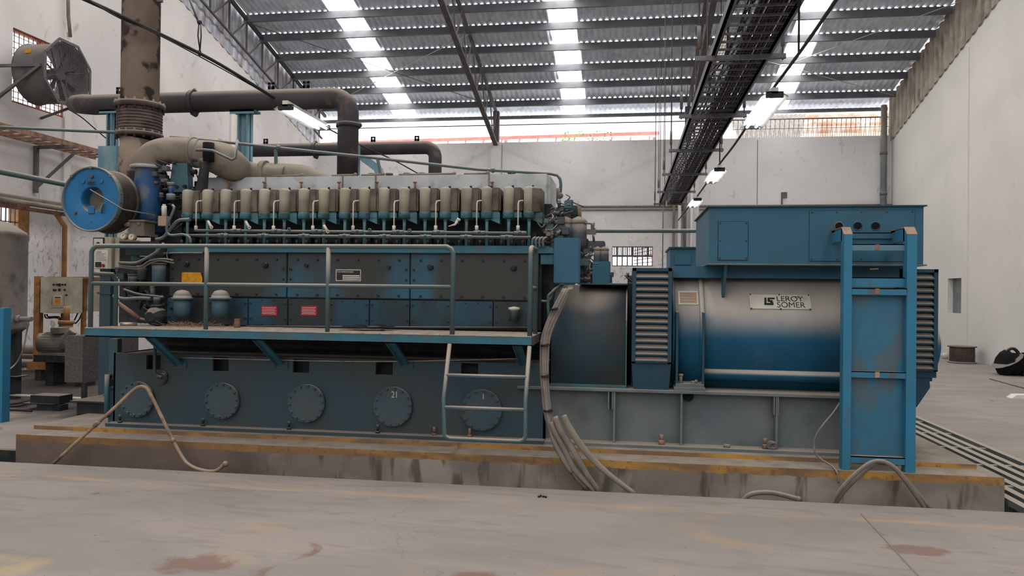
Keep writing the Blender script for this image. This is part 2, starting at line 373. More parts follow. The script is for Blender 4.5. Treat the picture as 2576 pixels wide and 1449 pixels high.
def struct(name, b, mt, label=None): return mk(name, b, mt, None, label, None, None, 'structure')
def text(name, s, size, loc, rot, mt, parent, sx=1, ext=.001, bold=0):
    c = bpy.data.curves.new(name, 'FONT'); c.body = s; c.size = size; c.extrude = ext; c.offset = bold
    t = bpy.data.objects.new(name, c); COL.objects.link(t); bpy.context.view_layer.update()
    me = bpy.data.meshes.new_from_object(t.evaluated_get(bpy.context.evaluated_depsgraph_get()))
    bpy.data.objects.remove(t); me.materials.clear(); me.materials.append(M[mt])
    o = bpy.data.objects.new(name, me); COL.objects.link(o); o.rotation_euler = rot; o.scale = (sx, 1, 1)
    if parent: o.parent = parent; o.location = Vector(loc)-world_of(parent)
    return o
R90 = (math.pi/2, 0, 0)
def sub(poly, off): return poly

# ================================================================== SETTING
XL, XR, YB, YE0 = -11.9, 9.0, 28.1, 6.45
RZ = lambda Y: 8.63+.248*(28.0-Y)
YR = 6.0      # ridge
def RZ2(Y): return RZ(Y) if Y >= YR else RZ(YR)-.248*(YR-Y)
YF = -14.0
# floor slabs around the trench
b = B()
b.box(XL-.3, XR+.3, YF, YE0, -.3, 0)
b.box(XL-.3, -6.0, 6.98, YB+.3, -.3, 0)
b.box(-6.0, 3.07, 10.9, YB+.3, -.3, 0)
b.box(3.96, XR+.3, YE0, YB+.3, -.3, 0)
b.box(3.07, 3.96, 12.4, YB+.3, -.3, 0)
b.box(XL-.3, -7.4, YE0, 6.98, -.3, 0)
floor = struct('floor', b, 'floor')
b = B(); b.box(-7.4, 3.96, YE0-.1, 12.5, -.95, -.75); b.box(-7.4, 3.96, YE0-.12, YE0, -.75, -.3)
b.box(3.96, 4.06, YE0, 12.5, -.75, -.3); b.box(-7.5, -7.4, YE0, 7.1, -.75, -.3); b.box(-7.4, -6.0, 6.98, 7.1, -.75, -.3)
struct('trim_1', b, 'plinth')
struct('trim_pit_shade', B().box(-7.4, -6.0, 6.94, 6.979, -.74, -.006), 'dark')  # dark sheet laid on the trench face, the pit's shade put into its colour
# stepped concrete plinth under the set
b = B(); b.box(-6.0, 3.07, 6.8, 10.8, -.75, .19)
struct('trim_2', b, 'plinth')
b = B(); b.box(P(85, 1075, 7.09).x, 2.98, 7.09, 10.6, .19, .229)
struct('trim_3', b, 'plinth2')
b = B()
for x0, y0, x1, y1 in ((2165, 1292, 2310, 1449),):
    a = PZ(x0, y0, 0); c = PZ(x1, y1, 0); b.bar((a.x, a.y, .0005), (c.x, c.y, .0005), .012, .002)
struct('trim_4', b, 'dark')

# walls
def wall_x(b, X0, X1, y0, y1, z0, z1, holes):
    ys = sorted({y0, y1, *[h[0] for h in holes], *[h[1] for h in holes]}); zs = sorted({z0, z1, *[h[2] for h in holes], *[h[3] for h in holes]})
    for i in range(len(ys)-1):
        for k in range(len(zs)-1):
            cy, cz = (ys[i]+ys[i+1])/2, (zs[k]+zs[k+1])/2
            if not any(h[0] < cy < h[1] and h[2] < cz < h[3] for h in holes): b.box(X0, X1, ys[i], ys[i+1], zs[k], zs[k+1])
def wall_y(b, Y0, Y1, x0, x1, z0, z1, holes):
    xs = sorted({x0, x1, *[h[0] for h in holes], *[h[1] for h in holes]}); zs = sorted({z0, z1, *[h[2] for h in holes], *[h[3] for h in holes]})
    for i in range(len(xs)-1):
        for k in range(len(zs)-1):
            cx, cz = (xs[i]+xs[i+1])/2, (zs[k]+zs[k+1])/2
            if not any(h[0] < cx < h[1] and h[2] < cz < h[3] for h in holes): b.box(xs[i], xs[i+1], Y0, Y1, zs[k], zs[k+1])
FW = (13.25, 14.7, 5.27, 6.73)                       # fan window in the left wall
LWa, LWb = PX(8, 560, XL), PX(76, 560, XL)
LW = (LWa.y-.9, LWb.y, PX(40, 606, XL).z, PX(40, 512, XL).z)
MZ = lambda Y: 7.2+.248*(YB-Y)
b = B(); wall_x(b, XL-.3, XL, YF, YB+.3, 0, 7.15, [FW, LW])
b.prism([(YF, 7.15), (YB+.3, 7.15), (YB+.3, 7.16), (YR, MZ(YR)), (YF, MZ(YR)-.248*(YR-YF))], 'x', XL-.3, XL)
struct('wall_left', b, 'wallL')
RW = (PX(2384, 740, XR).y, PX(2418, 740, XR).y, PX(2400, 788, XR).z, PX(2400, 700, XR).z)
RW = (min(RW[:2]), max(RW[:2]), RW[2], RW[3])
b = B(); wall_x(b, XR, XR+.3, YF, YB+.3, 0, 7.15, [RW])
b.prism([(YF, 7.15), (YB+.3, 7.15), (YB+.3, 7.16), (YR, MZ(YR)), (YF, MZ(YR)-.248*(YR-YF))], 'x', XR, XR+.3)
struct('wall_right', b, 'wallR')
b = B().box(XR+.14, XR+.18, RW[0]-.05, RW[1]+.05, RW[2]-.05, RW[3]+.05); g = struct('window_1', b, 'glass')
BW = (P(1540, 645, YB).x, P(1642, 645, YB).x, P(1590, 670, YB).z, P(1590, 620, YB).z)
b = B(); wall_y(b, YB, YB+.3, XL, XR, 0, 7.28, [BW]); struct('wall_back', b, 'wallB')
struct('wall_light_block', B().box(XL, XR, YF-.3, YF, 0, 5.4), 'wallB')  # unseen wall added behind the camera, height set to cut the front fill
# window bars
def win_bars(name, pts_fn, n, r, mt, parent=None): pass
b = B(); x0, x1, z0, z1 = BW
for i in range(9): x = x0+(x1-x0)*i/8; b.bar((x, YB+.05, z0), (x, YB+.05, z1), .045)
zm_ = z0+(z1-z0)*.52
for i in range(22): x = x0+(x1-x0)*i/21; b.bar((x, YB+.09, zm_), (x, YB+.09, z1), .035)
for z in (z0, zm_, z1): b.bar((x0, YB+.05, z), (x1, YB+.05, z), .07)
for k in range(6): b.bar((x0+.8, YB+.5, z0+.12*k), (x1+.3, YB+1.5, z0+.1+.16*k), .03)
struct('window_2', b, 'steel')
b = B()
for i in range(15): y = LW[0]+(LW[1]-LW[0])*i/14; b.bar((XL-.05, y, LW[2]), (XL-.05, y, LW[3]), .02)
b.bar((XL-.05, LW[0], (LW[2]+LW[3])/2), (XL-.05, LW[1], (LW[2]+LW[3])/2), .02)
w3 = struct('window_3', b, 'steel')
b = B(); b.box(XL-.25, XL-.02, LW[1]-.28, LW[1], LW[2], LW[3]); b.bar((XL-.1, LW[0], LW[3]), (XL-.1, LW[1], LW[3]), .06)
mk('shutter', b, 'orange', w3)
b = B()
for i in range(13): y = FW[0]+(FW[1]-FW[0])*i/12; b.bar((XL-.08, y, FW[2]), (XL-.08, y, FW[3]), .012)
for i in range(13): z = FW[2]+(FW[3]-FW[2])*i/12; b.bar((XL-.08, FW[0], z), (XL-.08, FW[1], z), .012)
w4 = struct('window_4', b, 'steel')
b = B()
for z in FW[2:]: b.bar((XL-.08, FW[0], z), (XL-.08, FW[1], z), .09)
for y in (*FW[:2], 14.0): b.bar((XL-.08, y, FW[2]), (XL-.08, y, FW[3]), .06)
mk('window_frame', b, 'redbrown', w4)

# wall pilasters, joints
b = B().box(-5.08, -4.74, YB-.12, YB, 0, 7.28); b.box(2.02, 2.5, YB-.14, YB, 0, 6.9)
struct('trim_5', b, 'wallB')
b = B()
for px in (742, 1262, 1905):   # hairline joints on back wall
    x = P(px, 450, YB).x; b.box(x-.012, x+.012, YB-.004, YB, 2.2, 7.2)
struct('trim_6', b, 'web')
b = B()
for px, pyb in ((165, 420), (583, 300)):
    y = PX(px, pyb, XL).y; b.box(XL, XL+.05, y-.1, y+.1, 0, 7.1)
b.box(XR-.03, XR, PX(2437, 300, XR).y-.03, PX(2437, 300, XR).y+.03, 0, 8.4)
struct('trim_7', b, 'wallR')

# roof: corrugated rows, stepped so that daylight shows in the overlaps
PURY = [22.04, 23.07, 24.2, 25.4, 26.52, 27.72]
rows = [20.9]+PURY+[28.95]
sky = [(-8.95, -8.1), (-2.42, -1.62), (4.85, 5.62)]
PER = .186
def corr_row(b, y0, y1, x0, x1, phase, lift0, lift1, amp=.034):
    n = int((x1-x0)/PER*6); vs = []
    for y, l in ((y0, lift0), (y1, lift1)):
        for i in range(n+1):
            x = x0+(x1-x0)*i/n; vs.append((x, y, RZ2(y)+l+amp*math.sin(2*math.pi*x/PER+phase)))
    b.add(vs, [(i, i+1, i+n+2, i+n+1) for i in range(n)], True)
b = B()
for k in range(len(rows)-1):
    segs = []; x = XL+.14
    for a, c in sky: segs.append((x, a)); x = c
    segs.append((x, XR-.0))
    for a, c in segs: corr_row(b, rows[k]-.02, rows[k+1]+.03, a, c, 0 if k % 2 else math.pi, .03, .072)
for (a, c) in ((YR, rows[0]), (YF, YR)):
    x = XL-.3
    for p, q in sky+[(XR+.3, XR+.3)]:
        b.add([(x, a, RZ2(a)+.08), (p, a, RZ2(a)+.08), (p, c, RZ2(c)+.08), (x, c, RZ2(c)+.08)], [(0, 1, 2, 3)]); x = q
struct('ceiling', b, 'roof')
for k, (a, c) in enumerate(sky):
    b = B()
    for i in range(len(rows)-1): corr_row(b, rows[i]-.02, rows[i+1]+.03, a-.02, c+.02, 0 if i % 2 else math.pi, .028, .083, .02)
    for (p, q) in ((YR, rows[0]), (YF, YR)):
        b.add([(a, p, RZ2(p)+.07), (c, p, RZ2(p)+.07), (c, q, RZ2(q)+.07), (a, q, RZ2(q)+.07)], [(0, 1, 2, 3)])
    struct('window_%d' % (5+k), b, 'skypanel')
ordn = ['sixth', 'fifth', 'fourth', 'third', 'second', 'lowest']
for k, y in enumerate(PURY):
    b = B(); z = RZ(y)
    b.box(XL+.1, XR-.02, y-.035, y+.02, z-.17, z+.03); b.box(XL+.1, XR-.02, y-.06, y+.035, z-.19, z-.175)
    mk('roof_purlin', b, 'purlin', None, 'steel roof purlin under the corrugated sheets, %s one up from the eaves' % ordn[k], 'purlin', 'roof purlins')
for y in (8, 10.4, 12.8, 15.2, 17.6, 19.8):
    pass
b = B(); b.box(XL, XR, 28.5, 28.6, 8.24, 8.36); b.box(XL, XR, 28.5, 28.54, 8.0, 8.035)
mk('eaves_beam', b, 'purlin', None, 'dark horizontal steel eaves beam above the bright opening over the back wall', 'beam')
# trusses
def truss(X, label):
    t = thing('roof_truss', label, 'roof truss', (X, 24, RZ(24)-.8))
    D = 1.46
    y0, y1 = 18.0, 28.1
    tops = lambda y: Vector((X, y, RZ(y)-.22)); bots = lambda y: Vector((X, y, RZ(y)-D))
    mk('top_chord', B().bar(tops(y0), tops(y1), .1, .07), 'steel', t)
    mk('bottom_chord', B().bar(bots(y0), bots(28.0), .16, .07), 'steel', t)
    ys = [y0+.05+i*.76 for i in range(14)]
    for i, y in enumerate(ys[:-1]):
        a, c = (bots(y), tops(ys[i+1])) if i % 2 == 0 else (tops(y), bots(ys[i+1]))
        mk('web_brace', B().bar(a+Vector((.03, 0, 0)), c+Vector((.03, 0, 0)), .035), 'steel', t)
    mk('column', B().box(X-.11, X+.11, YB-.12, YB+.1, 7.29, RZ(28)-.2), 'steel', t)
truss(-4.9, 'lattice roof truss meeting the back wall above the middle pilaster')
truss(2.1, 'lattice roof truss coming down behind the hanging cable tray')
t = thing('roof_truss', 'lattice roof truss standing tight against the left gable cladding', 'roof truss', (-11.7, 24, 8))
mk('top_chord', B().bar((-11.7, 19, RZ(19)-.1), (-11.7, 28.3, RZ(28.3)-.1), .1, .1), 'steel', t)
mk('bottom_chord', B().bar((-11.7, 19, RZ(19)-1.1), (-11.7, 28.0, RZ(28.0)-1.1), .06, .05), 'steel', t)
yy = [19.95, 21.0]+PURY
for i, y in enumerate(yy):
    mk('web_post', B().bar((-11.7, y, RZ(y)-.1), (-11.7, y, RZ(y)-1.1), .045), 'steel', t)
    if i: mk('web_brace', B().bar((-11.7, y, RZ(y)-.15), (-11.7, yy[i-1]+.15, RZ(yy[i-1]+.15)-1.1), .045), 'steel', t)
# gable cladding
def clad(b, X, y0, y1, inset):
    n = int((y1-y0)/.03); vs = []
    for i in range(n+1):
        y = y0+(y1-y0)*i/n; x = X+inset*(1+.8*math.copysign(abs(math.sin(2*math.pi*y/.36))**.4, math.sin(2*math.pi*y/.36)))
        vs += [(x, y, MZ(y)-.12-.02*math.sin(2*math.pi*y/.36)), (x, y, RZ(y)+.02)]
    b.add(vs, [(2*i, 2*i+1, 2*i+3, 2*i+2) for i in range(n)])
b = B(); clad(b, XR, 16, 28.3, -.035); struct('wall_right_upper', b, 'clad')
b = B(); clad(b, XL, 14, 28.3, .02); struct('wall_left_upper', b, 'cladL')
b = B()
for X in (XL, XR): b.add([(X, YF, MZ(YR)-.248*(YR-YF)), (X, YR, MZ(YR)), (X, 16, MZ(16)-.1), (X, 16, RZ(16)+.1), (X, YR, RZ(YR)+.1), (X, YF, RZ2(YF)+.1)], [(0, 1, 4, 5), (1, 2, 3, 4)])
struct('wall_gable_upper', b, 'clad')
# outside, beyond the opening over the back wall
b = B().bar((-12.5, 31, 7.95), (1.2, 31, 8.12), .12, .12)
for i in range(18): x = -12+i*.75; b.bar((x, 31, 7.6), (x+.08, 31, 8.0), .05)
for x in (-11, -5, 1): b.bar((x, 31, 0), (x, 31, 7.95), .12)
mk('red_girder', b, 'pinkred', None, 'red brown girder outside, seen through the opening over the back wall', 'girder')
nr = thing('neighbouring_roof', 'grey corrugated roof next door seen through the opening at the right', 'roof', (6, 33, 7))
b = B(); n = 300; vs = []
for y, z in ((30.5, 7.3), (36, 9.9)):
    for i in range(n+1): x = 2.6+9.5*i/n; vs.append((x, y, z+.03*math.sin(2*math.pi*x/.2)))
b.add(vs, [(i, i+1, i+n+2, i+n+1) for i in range(n)], True); mk('roof_sheet', b, 'neigh', nr)
xx = P(1836, 320, 31).x
mk('roof_light', B().box(xx-.33, xx+.33, 30.5, 30.52, 7.3, 7.31).add([(xx-.33, 30.4, 7.32), (xx+.33, 30.4, 7.32), (xx+.45, 35, 9.5), (xx-.2, 35, 9.5)], [(0, 1, 2, 3)]), 'skypanel', nr)
mk('roof_beam', B().bar((2.6, 30.3, 7.55), (12, 30.3, 7.55), .06), 'steel', nr)
b = B(); n = 120; vs = []
x0 = P(2010, 310, 30.2).x
for i in range(n+1): z = 7.55+1.0*i/n; y = 30.1+.1*math.sin(2*math.pi*z/.26); vs += [(x0+.2*(z-7.5), y, z if i else 0), (9.4, y, z if i else 0)]
b.add(vs, [(2*i, 2*i+1, 2*i+3, 2*i+2) for i in range(n)])
mk('orange_cladding', b, 'neigho', None, 'orange corrugated cladding outside at the far right of the opening', 'cladding')
b = B()
for i in range(80):
    x = 2.6+i*.08; b.bar((x, YB+.15, 7.28), (x+.08*(1 if i % 2 else -.3), YB+.15, 7.95), .01)
b.bar((2.5, YB+.15, 7.62), (XR, YB+.15, 7.62), .015); b.bar((2.5, YB+.15, 7.95), (XR, YB+.15, 7.95), .02)
mk('security_mesh', b, 'steel', None, 'zigzag wire security mesh standing on the back wall at the right', 'mesh', kind='stuff')
b = B()
for i in range(120):
    c = Vector((random.uniform(-1.3, .6)*1.0-1.2, 28.3+random.random()*.1, 7.28+random.random()**2*.4)); a = random.uniform(0, 6.28)
    d = Vector((math.cos(a), .3, abs(math.sin(a))))*.09
    b.add([c, c+d*.5+Vector((.03, 0, 0)), c+d, c+d*.5-Vector((.03, 0, 0))], [(0, 1, 2, 3)])
mk('leafy_shoots', b, 'leaf', None, 'green leafy shoots outside, peeping over the back wall', 'plant', kind='stuff')

# right-hand trench grating
gr = thing('trench_grating', 'long steel slat grating over the trench to the right of the plinth', 'grating', (3.5, 9, 0))
xs = [3.1+i*.135 for i in range(7)]
for x in xs[:-1]: mk('slat', B().box(x, x+.07, YE0, 12.3, -.04, .012), 'bframe', gr)
mk('slat', B().box(3.92, 3.99, YE0-.3, 12.4, -.03, .02), 'bframe', gr, 'dark edge angle along the floor')
for k, y in enumerate((7.3, 8.2, 9.1, 10.0, 10.9, 11.8)): mk('cross_bar', B().box(3.07, 3.96, y, y+.05, -.06, .006), 'bframe', gr)

# ================================================================== DIESEL ENGINE
eng = thing('diesel_engine', 'long grimy teal nine cylinder diesel engine behind the walkway on the stepped plinth', 'engine', (-2.4, 8.1, .229))
YBD, YE = 7.3, 7.62
bx0, bx1 = P(285, 990, YBD).x, P(1372, 990, YBD).x
zt = P(1000, 906, YBD).z
wins = [rectpx(a, 903, c, d, YBD) for a, c, d in ((368, 404, 930), (535, 575, 934), (737, 778, 938), (945, 988, 943), (1160, 1203, 946))]
b = B(); wall_y(b, YBD, YBD+.03, bx0, bx1, .235, zt, [(q[0], q[1], q[2], zt-.012) for q in wins])
b.box(bx0, bx1, YBD-.12, YBD+.02, .229, .262); b.box(bx0, bx0+.02, YBD, 9.2, .235, zt); b.box(bx1-.02, bx1, YBD, 9.2, .235, zt); b.box(bx0, bx1, 9.17, 9.2, .235, zt)
mk('engine_bed', b, 'bed', eng)
b = B(); b.box(bx0+.03, bx1-.03, YBD+.16, 9.1, .24, zt-.01)
zdk = P(700, 834, 6.75).z
b.box(bx0+.1, bx1, 7.85, 9.1, zt-.02, zdk+.02)
for k, z in enumerate((.2, .45, .7)): b.bar((bx0+.1, 7.83, zt+(zdk-zt)*z), (bx1, 7.83, zt+(zdk-zt)*z), .03, .02)
for i in range(40): x = bx0+.2+i*.11; b.box(x, x+.03, 7.8, 7.9, zdk-.1, zdk-.03)
mk('crankcase_body', b, 'dark', eng)
for cx, cy, r in ((350, 1003, 48), (563, 1007, 48), (774, 1013, 50), (991, 1021, 51), (1213, 1030, 52)):
    c = P(cx, cy, YBD); rr = r/FPX*7.35
    d = mk('inspection_cover', B().cyl((c.x, YBD+.01, c.z), (c.x, YBD-.05, c.z), rr, seg=48), 'disc', eng)
    d['label'] = 'round bolted cover'
    for k in range(14):
        a = 2*math.pi*k/14+.1; p = c+Vector((math.cos(a)*rr*.91, 0, math.sin(a)*rr*.91)); mk('bolt', B().cyl((p.x, YBD-.045, p.z), (p.x, YBD-.07, p.z), .0145, seg=6), 'bed', d)
for tx, px, py in (('21', 984, 1000), ('1', 1211, 1004)):
    c = P(px, py, YBD-.05); text('chalk_mark', tx, .09, (c.x, YBD-.052, c.z), R90, 'pale', eng, .8, .0005)
for px in (303, 512, 728, 951, 1093, 1182):
    c = P(px, 1072, 7.25); mk('anchor_bolt', B().cyl((c.x, 7.24, .255), (c.x, 7.24, .285), .022, seg=6).cyl((c.x, 7.24, .285), (c.x, 7.24, .345), .013), 'dark' if px < 1000 else 'rustp', eng)
a, c = P(420, 899, YBD-.02), P(1310, 902, YBD-.02)
mk('pipe', B().tube([a, P(800, 908, 7.28), P(1000, 909, 7.28), c], .006, 6, smooth_n=4), 'deck', eng)
# hooked drain pipe with flange
c = P(407, 949, YBD)
b = B().cyl((c.x, YBD, c.z), (c.x, YBD-.03, c.z), .075, seg=24).cyl((c.x+.02, YBD, c.z), (c.x+.02, YBD-.05, c.z), .05, seg=20)
b.tube([P(390, 870, 7.2), P(389, 925, 7.2), P(392, 944, 7.2), P(407, 950, 7.22)], .017, 10, smooth_n=5)
mk('drain_pipe', b, 'bed', eng)

# upper frame: crankcase door rows
ux0, ux1 = P(425, 690, YE).x, P(1352, 690, YE).x
zu0, zu1 = P(1031, 752, YE).z, P(1031, 634, YE).z
zl0 = P(1031, 826, YE).z
b = B(); b.box(ux0, ux1, YE+.03, 9.0, zdk-.02, zu1)
mk('engine_block', b, 'dark', eng)
seams = [425, 722, 1031.5, 1348]
for i in range(3):
    a, c = P(seams[i], 690, YE).x+.006, P(seams[i+1], 690, YE).x-.006
    d = mk('crankcase_door', B().box(a, c, YE, YE+.04, zu0, zu1, .006), 'panel', eng)
    n = 6
    for k in range(n):
        x = a+(c-a)*(k+.5)/n
        for z in (zu1-.085, zu0+.03): mk('bolt', B().cyl((x, YE, z), (x, YE-.02, z), .013, seg=6), 'dark', d)
    for x in (a+.035, c-.035):
        for z in (.4, .62): mk('bolt', B().cyl((x, YE, zu0+(zu1-zu0)*z), (x, YE-.018, zu0+(zu1-zu0)*z), .012, seg=6), 'dark', d)
for px, py in ((470, 664), (668, 667), (1083, 672), (1292, 674)):
    c = P(px, py, YE); mk('relief_valve', B().cyl((c.x, YE, c.z), (c.x, YE-.03, c.z), .036, .03, seg=7).cyl((c.x, YE-.03, c.z), (c.x, YE-.045, c.z), .02, seg=7), 'dark', eng)
for px, py in ((772, 668), (978, 672)):
    c = P(px, py, YE); mk('knob', B().cyl((c.x, YE, c.z), (c.x, YE-.03, c.z), .02, seg=8), 'dark', eng)
ls = [421, 522, 625, 725, 827, 930, 1031.5, 1134, 1241, 1345]
for i in range(9):
    a, c = P(ls[i], 790, YE).x+.005, P(ls[i+1], 790, YE).x-.005
    d = mk('camshaft_door', B().box(a, c, YE-.012, YE+.03, zl0, zu0-.018, .005), 'lowpanel', eng)
    for x in (a+.025, c-.025):
        for z in (.25, .78): mk('bolt', B().cyl((x, YE-.01, zl0+(zu0-zl0)*z), (x, YE-.026, zl0+(zu0-zl0)*z), .011, seg=6), 'dark', d)
    for x in (.35, .65):
        for z in (zl0+.015, zu0-.035): mk('bolt', B().cyl((a+(c-a)*x, YE-.01, z), (a+(c-a)*x, YE-.022, z), .007, seg=6), 'dark', d)
mk('pipe', B().tube([P(620, 822, 7.55), P(1345, 826, 7.55)], .014, 8), 'dark', eng)
# name plates on the doors
q = rectpx(845, 678, 908, 707, YE-.004)
pl = mk('nameplate', B().box(q[0], q[1], YE-.006, YE, q[2], q[3]), 'pale', eng, 'black maker nameplate with pale border')
mk('nameplate_face', B().box(q[0]+.008, q[1]-.008, YE-.008, YE-.004, q[2]+.008, q[3]-.008), 'plateblack', pl)
text('maker_name', 'STORK-WERKSPOOR DIESEL', .0215, (q[0]+.013, YE-.009, q[3]-.032), R90, 'pale', pl, .66)
for i in range(3): mk('plate_line', B().box(q[0]+.075, q[1]-.012, YE-.0095, YE-.008, q[2]+.014+i*.018, q[2]+.025+i*.018), 'pale', pl)
q = rectpx(457, 685, 508, 713, YE-.03)
mk('service_tag', B().prism([(q[0], q[2]), (q[1], q[2]), (q[1]+.004, q[2]+.05), (q[1]-.02, q[3]), (q[0], q[3])], 'y', YE-.03, YE-.02), 'yellow', eng, 'yellow service tag with a clipped corner')
for a, c in ((657, 698), (757, 798)):
    q = rectpx(a, 769, c, 795, YE-.015)
    pl = mk('warning_plate', B().box(q[0], q[1], YE-.018, YE-.012, q[2], q[3], .002), 'red', eng, 'red warning plate with pale lines of writing')
    for i in range(5): mk('text_line', B().box(q[0]+.012, q[1]-.015-.01*(i % 2), YE-.0205, YE-.018, q[3]-.022-i*.0165, q[3]-.017-i*.0165), 'pale', pl)
for px in (458, 554):
    c = P(px, 795, 7.42); z0, z1 = c.z, P(px, 728, 7.42).z; h = z1-z0
    f = mk('oil_filter_pot', B().lathe([(.02, -.02), (.06, 0), (.085, .03), (.088, h*.66)], (c.x, 7.42, z0), (0, 0, 1), 28), 'pot', eng)
    mk('pot_lid', B().lathe([(.108, h*.62), (.11, h*.7), (.092, h*.7), (.088, h*.8), (.06, h*.93), (.03, h*.97), (.001, h*.985)], (c.x, 7.42, z0), (0, 0, 1), 28), 'bframe', f, 'dusty grey domed lid')
    mk('clamp', B().torus((c.x, 7.42, z0+h*.655), (0, 0, 1), .1, .01), 'rail', f)
c = P(1293, 808, 7.5); zt2 = P(1293, 771, 7.5).z
f = mk('oil_filler', B().lathe([(.05, 0), (.04, .05), (.048, zt2-c.z-.04), (.03, zt2-c.z-.03)], (c.x, 7.5, c.z), (0, 0, 1), 20), 'lowpanel', eng)
mk('filler_cap', B().lathe([(.03, -.04), (.056, -.03), (.058, -.01), (.001, 0)], (c.x, 7.5, zt2), (0, 0, 1), 20), 'pale', f, 'pale round filler cap')
# ledge above the doors
zg0, zg1 = P(1031, 636, 7.56).z, P(1031, 622, 7.56).z
mk('top_flange', B().box(P(418, 630, 7.56).x, P(1392, 630, 7.56).x, 7.56, 7.9, zg0, zg1).box(P(410, 630, 7.56).x, P(1380, 630, 7.56).x, 7.6, 9.0, zg1-.01, zg1+.02), 'fascia', eng)
# cylinder heads: dark row
hx0, hx1 = P(452, 560, 7.9).x, P(1385, 560, 7.9).x
zc0 = P(900, 545, 7.72).z
b = B().box(hx0, hx1, 7.95, 8.8, zg1, zc0+.15)
for i in range(36): x = hx0+.06+i*.112; b.box(x, x+.05, 7.85, 7.96, zg1+.01, zg1+.07+.05*(i % 3)); b.cyl((x+.02, 7.82, zg1), (x+.02, 7.82, zg1+.09), .014, seg=6)
mk('cylinder_heads', b, 'dark', eng)
# rocker / pump covers
CL = [461, 511, 557, 607, 654, 704, 753, 803, 856, 905, 954, 1005, 1057, 1108, 1161, 1212, 1267, 1318]
YC = 7.68
zc1 = P(900, 474, YC).z; zcm = P(900, 536, YC).z; zcr = P(900, 551, YC).z
def capsule(x, w, y0, D, z0, z1, rnd, b, flare=0):
    prof = []
    n = 10
    for i in range(n+1):
        t = math.pi*i/n; prof.append((-math.cos(t)*w/2, -math.sin(t)*w/2+w/2))
    prof += [(w/2, D), (-w/2, D)]
    rings = [(z0, 0, 0), (z1-rnd, 0, 0), (z1-rnd*.5, rnd*.15, 0), (z1-rnd*.15, rnd*.5, 0), (z1, rnd, 0)]
    vs = []
    for z, ins, _ in rings:
        k = 1-2*ins/w; ky = 1-2*ins/D
        for px_, py_ in prof: vs.append((x+px_*k, y0+(py_-D/2)*ky+D/2, z))
    m_ = len(prof)
    b.add(vs, [(j*m_+i, j*m_+(i+1) % m_, (j+1)*m_+(i+1) % m_, (j+1)*m_+i) for j in range(len(rings)-1) for i in range(m_)], True)
    b.add(vs, [[(len(rings)-1)*m_+i for i in range(m_)], list(range(m_-1, -1, -1))])
    return b
first = None
for i, px in enumerate(CL):
    x = P(px+22, 510, YC).x
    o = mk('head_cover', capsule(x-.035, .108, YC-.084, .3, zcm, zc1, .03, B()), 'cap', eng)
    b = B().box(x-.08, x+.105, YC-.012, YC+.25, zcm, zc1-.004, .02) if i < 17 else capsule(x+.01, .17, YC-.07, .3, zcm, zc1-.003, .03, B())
    mk('cover_back', b, 'cap_grime_shade', o, 'flat back half darkened by grime and painted shade')
    b = capsule(x-.035, .116, YC-.09, .3, zcr, zcm, .003, B()).box(x-.04, x+.1, YC-.015, YC+.25, zcr+.01, zcm)
    if i % 2 == 1: b.prism([(x-.03, zcr), (x+.1, zcr-.055), (x+.1, zcr+.02), (x-.03, zcr+.02)], 'y', YC-.012, YC+.1)
    b.cyl((x-.06, YC-.07, zcr+.03), (x-.06, YC-.09, zcr+.03), .008, seg=8)
    mk('cover_ring', b, 'capring', o, 'teal ring under the cover')
    mk('cover_stud', B().cyl((x+.0, YC+.02, zc1-.002), (x, YC+.02, zc1+.02), .012, seg=8), 'dark', o)
    mk('push_rod_tube', B().cyl((x-.03, YC-.03, zg1), (x-.03, YC-.03, zcr+.002), .0165, seg=12).cyl((x-.03, YC-.03, zcr-.03), (x-.03, YC-.03, zcr), .022, seg=12), 'capring', o)
for i, px in enumerate((493, 589, 688, 787, 888, 991, 1096, 1199, 1303)):
    a = P(px, 575, 7.57); t_ = P(px, 512, 7.57)
    mk('fuel_injection_pipe', B().tube([(a.x, 7.57, a.z), (a.x, 7.57, t_.z), (a.x+.005, 7.58, t_.z+.025), (a.x+.035, 7.62, t_.z+.036), (a.x+.06, 7.7, t_.z+.03)], .0075, 8).cyl((a.x, 7.57, a.z-.02), (a.x, 7.57, a.z+.03), .018, seg=8), 'pale', eng)
for (xa, ya, xb, yb), off, YY in (((492, 580, 1325, 587), 10, 7.52), ((472, 592, 1335, 597.5), -24, 7.47)):
    a, c = P(xa, ya, YY), P(xb, yb, YY)
    d = mk('fuel_rail', B().tube([a, c], .0155, 10), 'rail', eng)
    px = 594 if off > 0 else 561
    while px < 1320:
        p = P(px, ya+(yb-ya)*(px-xa)/(xb-xa), YY)
        mk('rail_joint', B().cyl((p.x-.06, YY, p.z), (p.x+.06, YY, p.z), .022, seg=12).ball((p.x, YY-.02, p.z+.008), .017, 8), 'rail', d); px += 102
random.seed(3)
for px, py, k in ((530, 567, 0), (625, 568, 1), (822, 578, 2), (1150, 562, 3), (727, 577, 4), (930, 579, 5), (1030, 580, 6)):
    p = P(px, py, 7.5)
    if k < 3: b = B().tube([p+Vector((-.03, 0, .045)), p+Vector((-.01, -.01, .02)), p+Vector((.02, -.02, -.02))], .014, 8).torus(p+Vector((.02, -.02, -.02)), (.4, -1, 0), .014, .006, 10, 6)
    elif k == 3: b = B().tube([p+Vector((-.09, 0, -.03)), p+Vector((-.02, 0, -.01)), p+Vector((.01, 0, .04))], [.004, .012, .016], 8).cyl(p+Vector((.01, 0, .03)), p+Vector((.02, 0, .05)), .02, seg=10)
    else: b = B().torus(p, (0, 1, 0), .014, .006, 12, 6)
    mk('pipe_fitting', b, 'pale' if k < 4 else 'rail', eng)
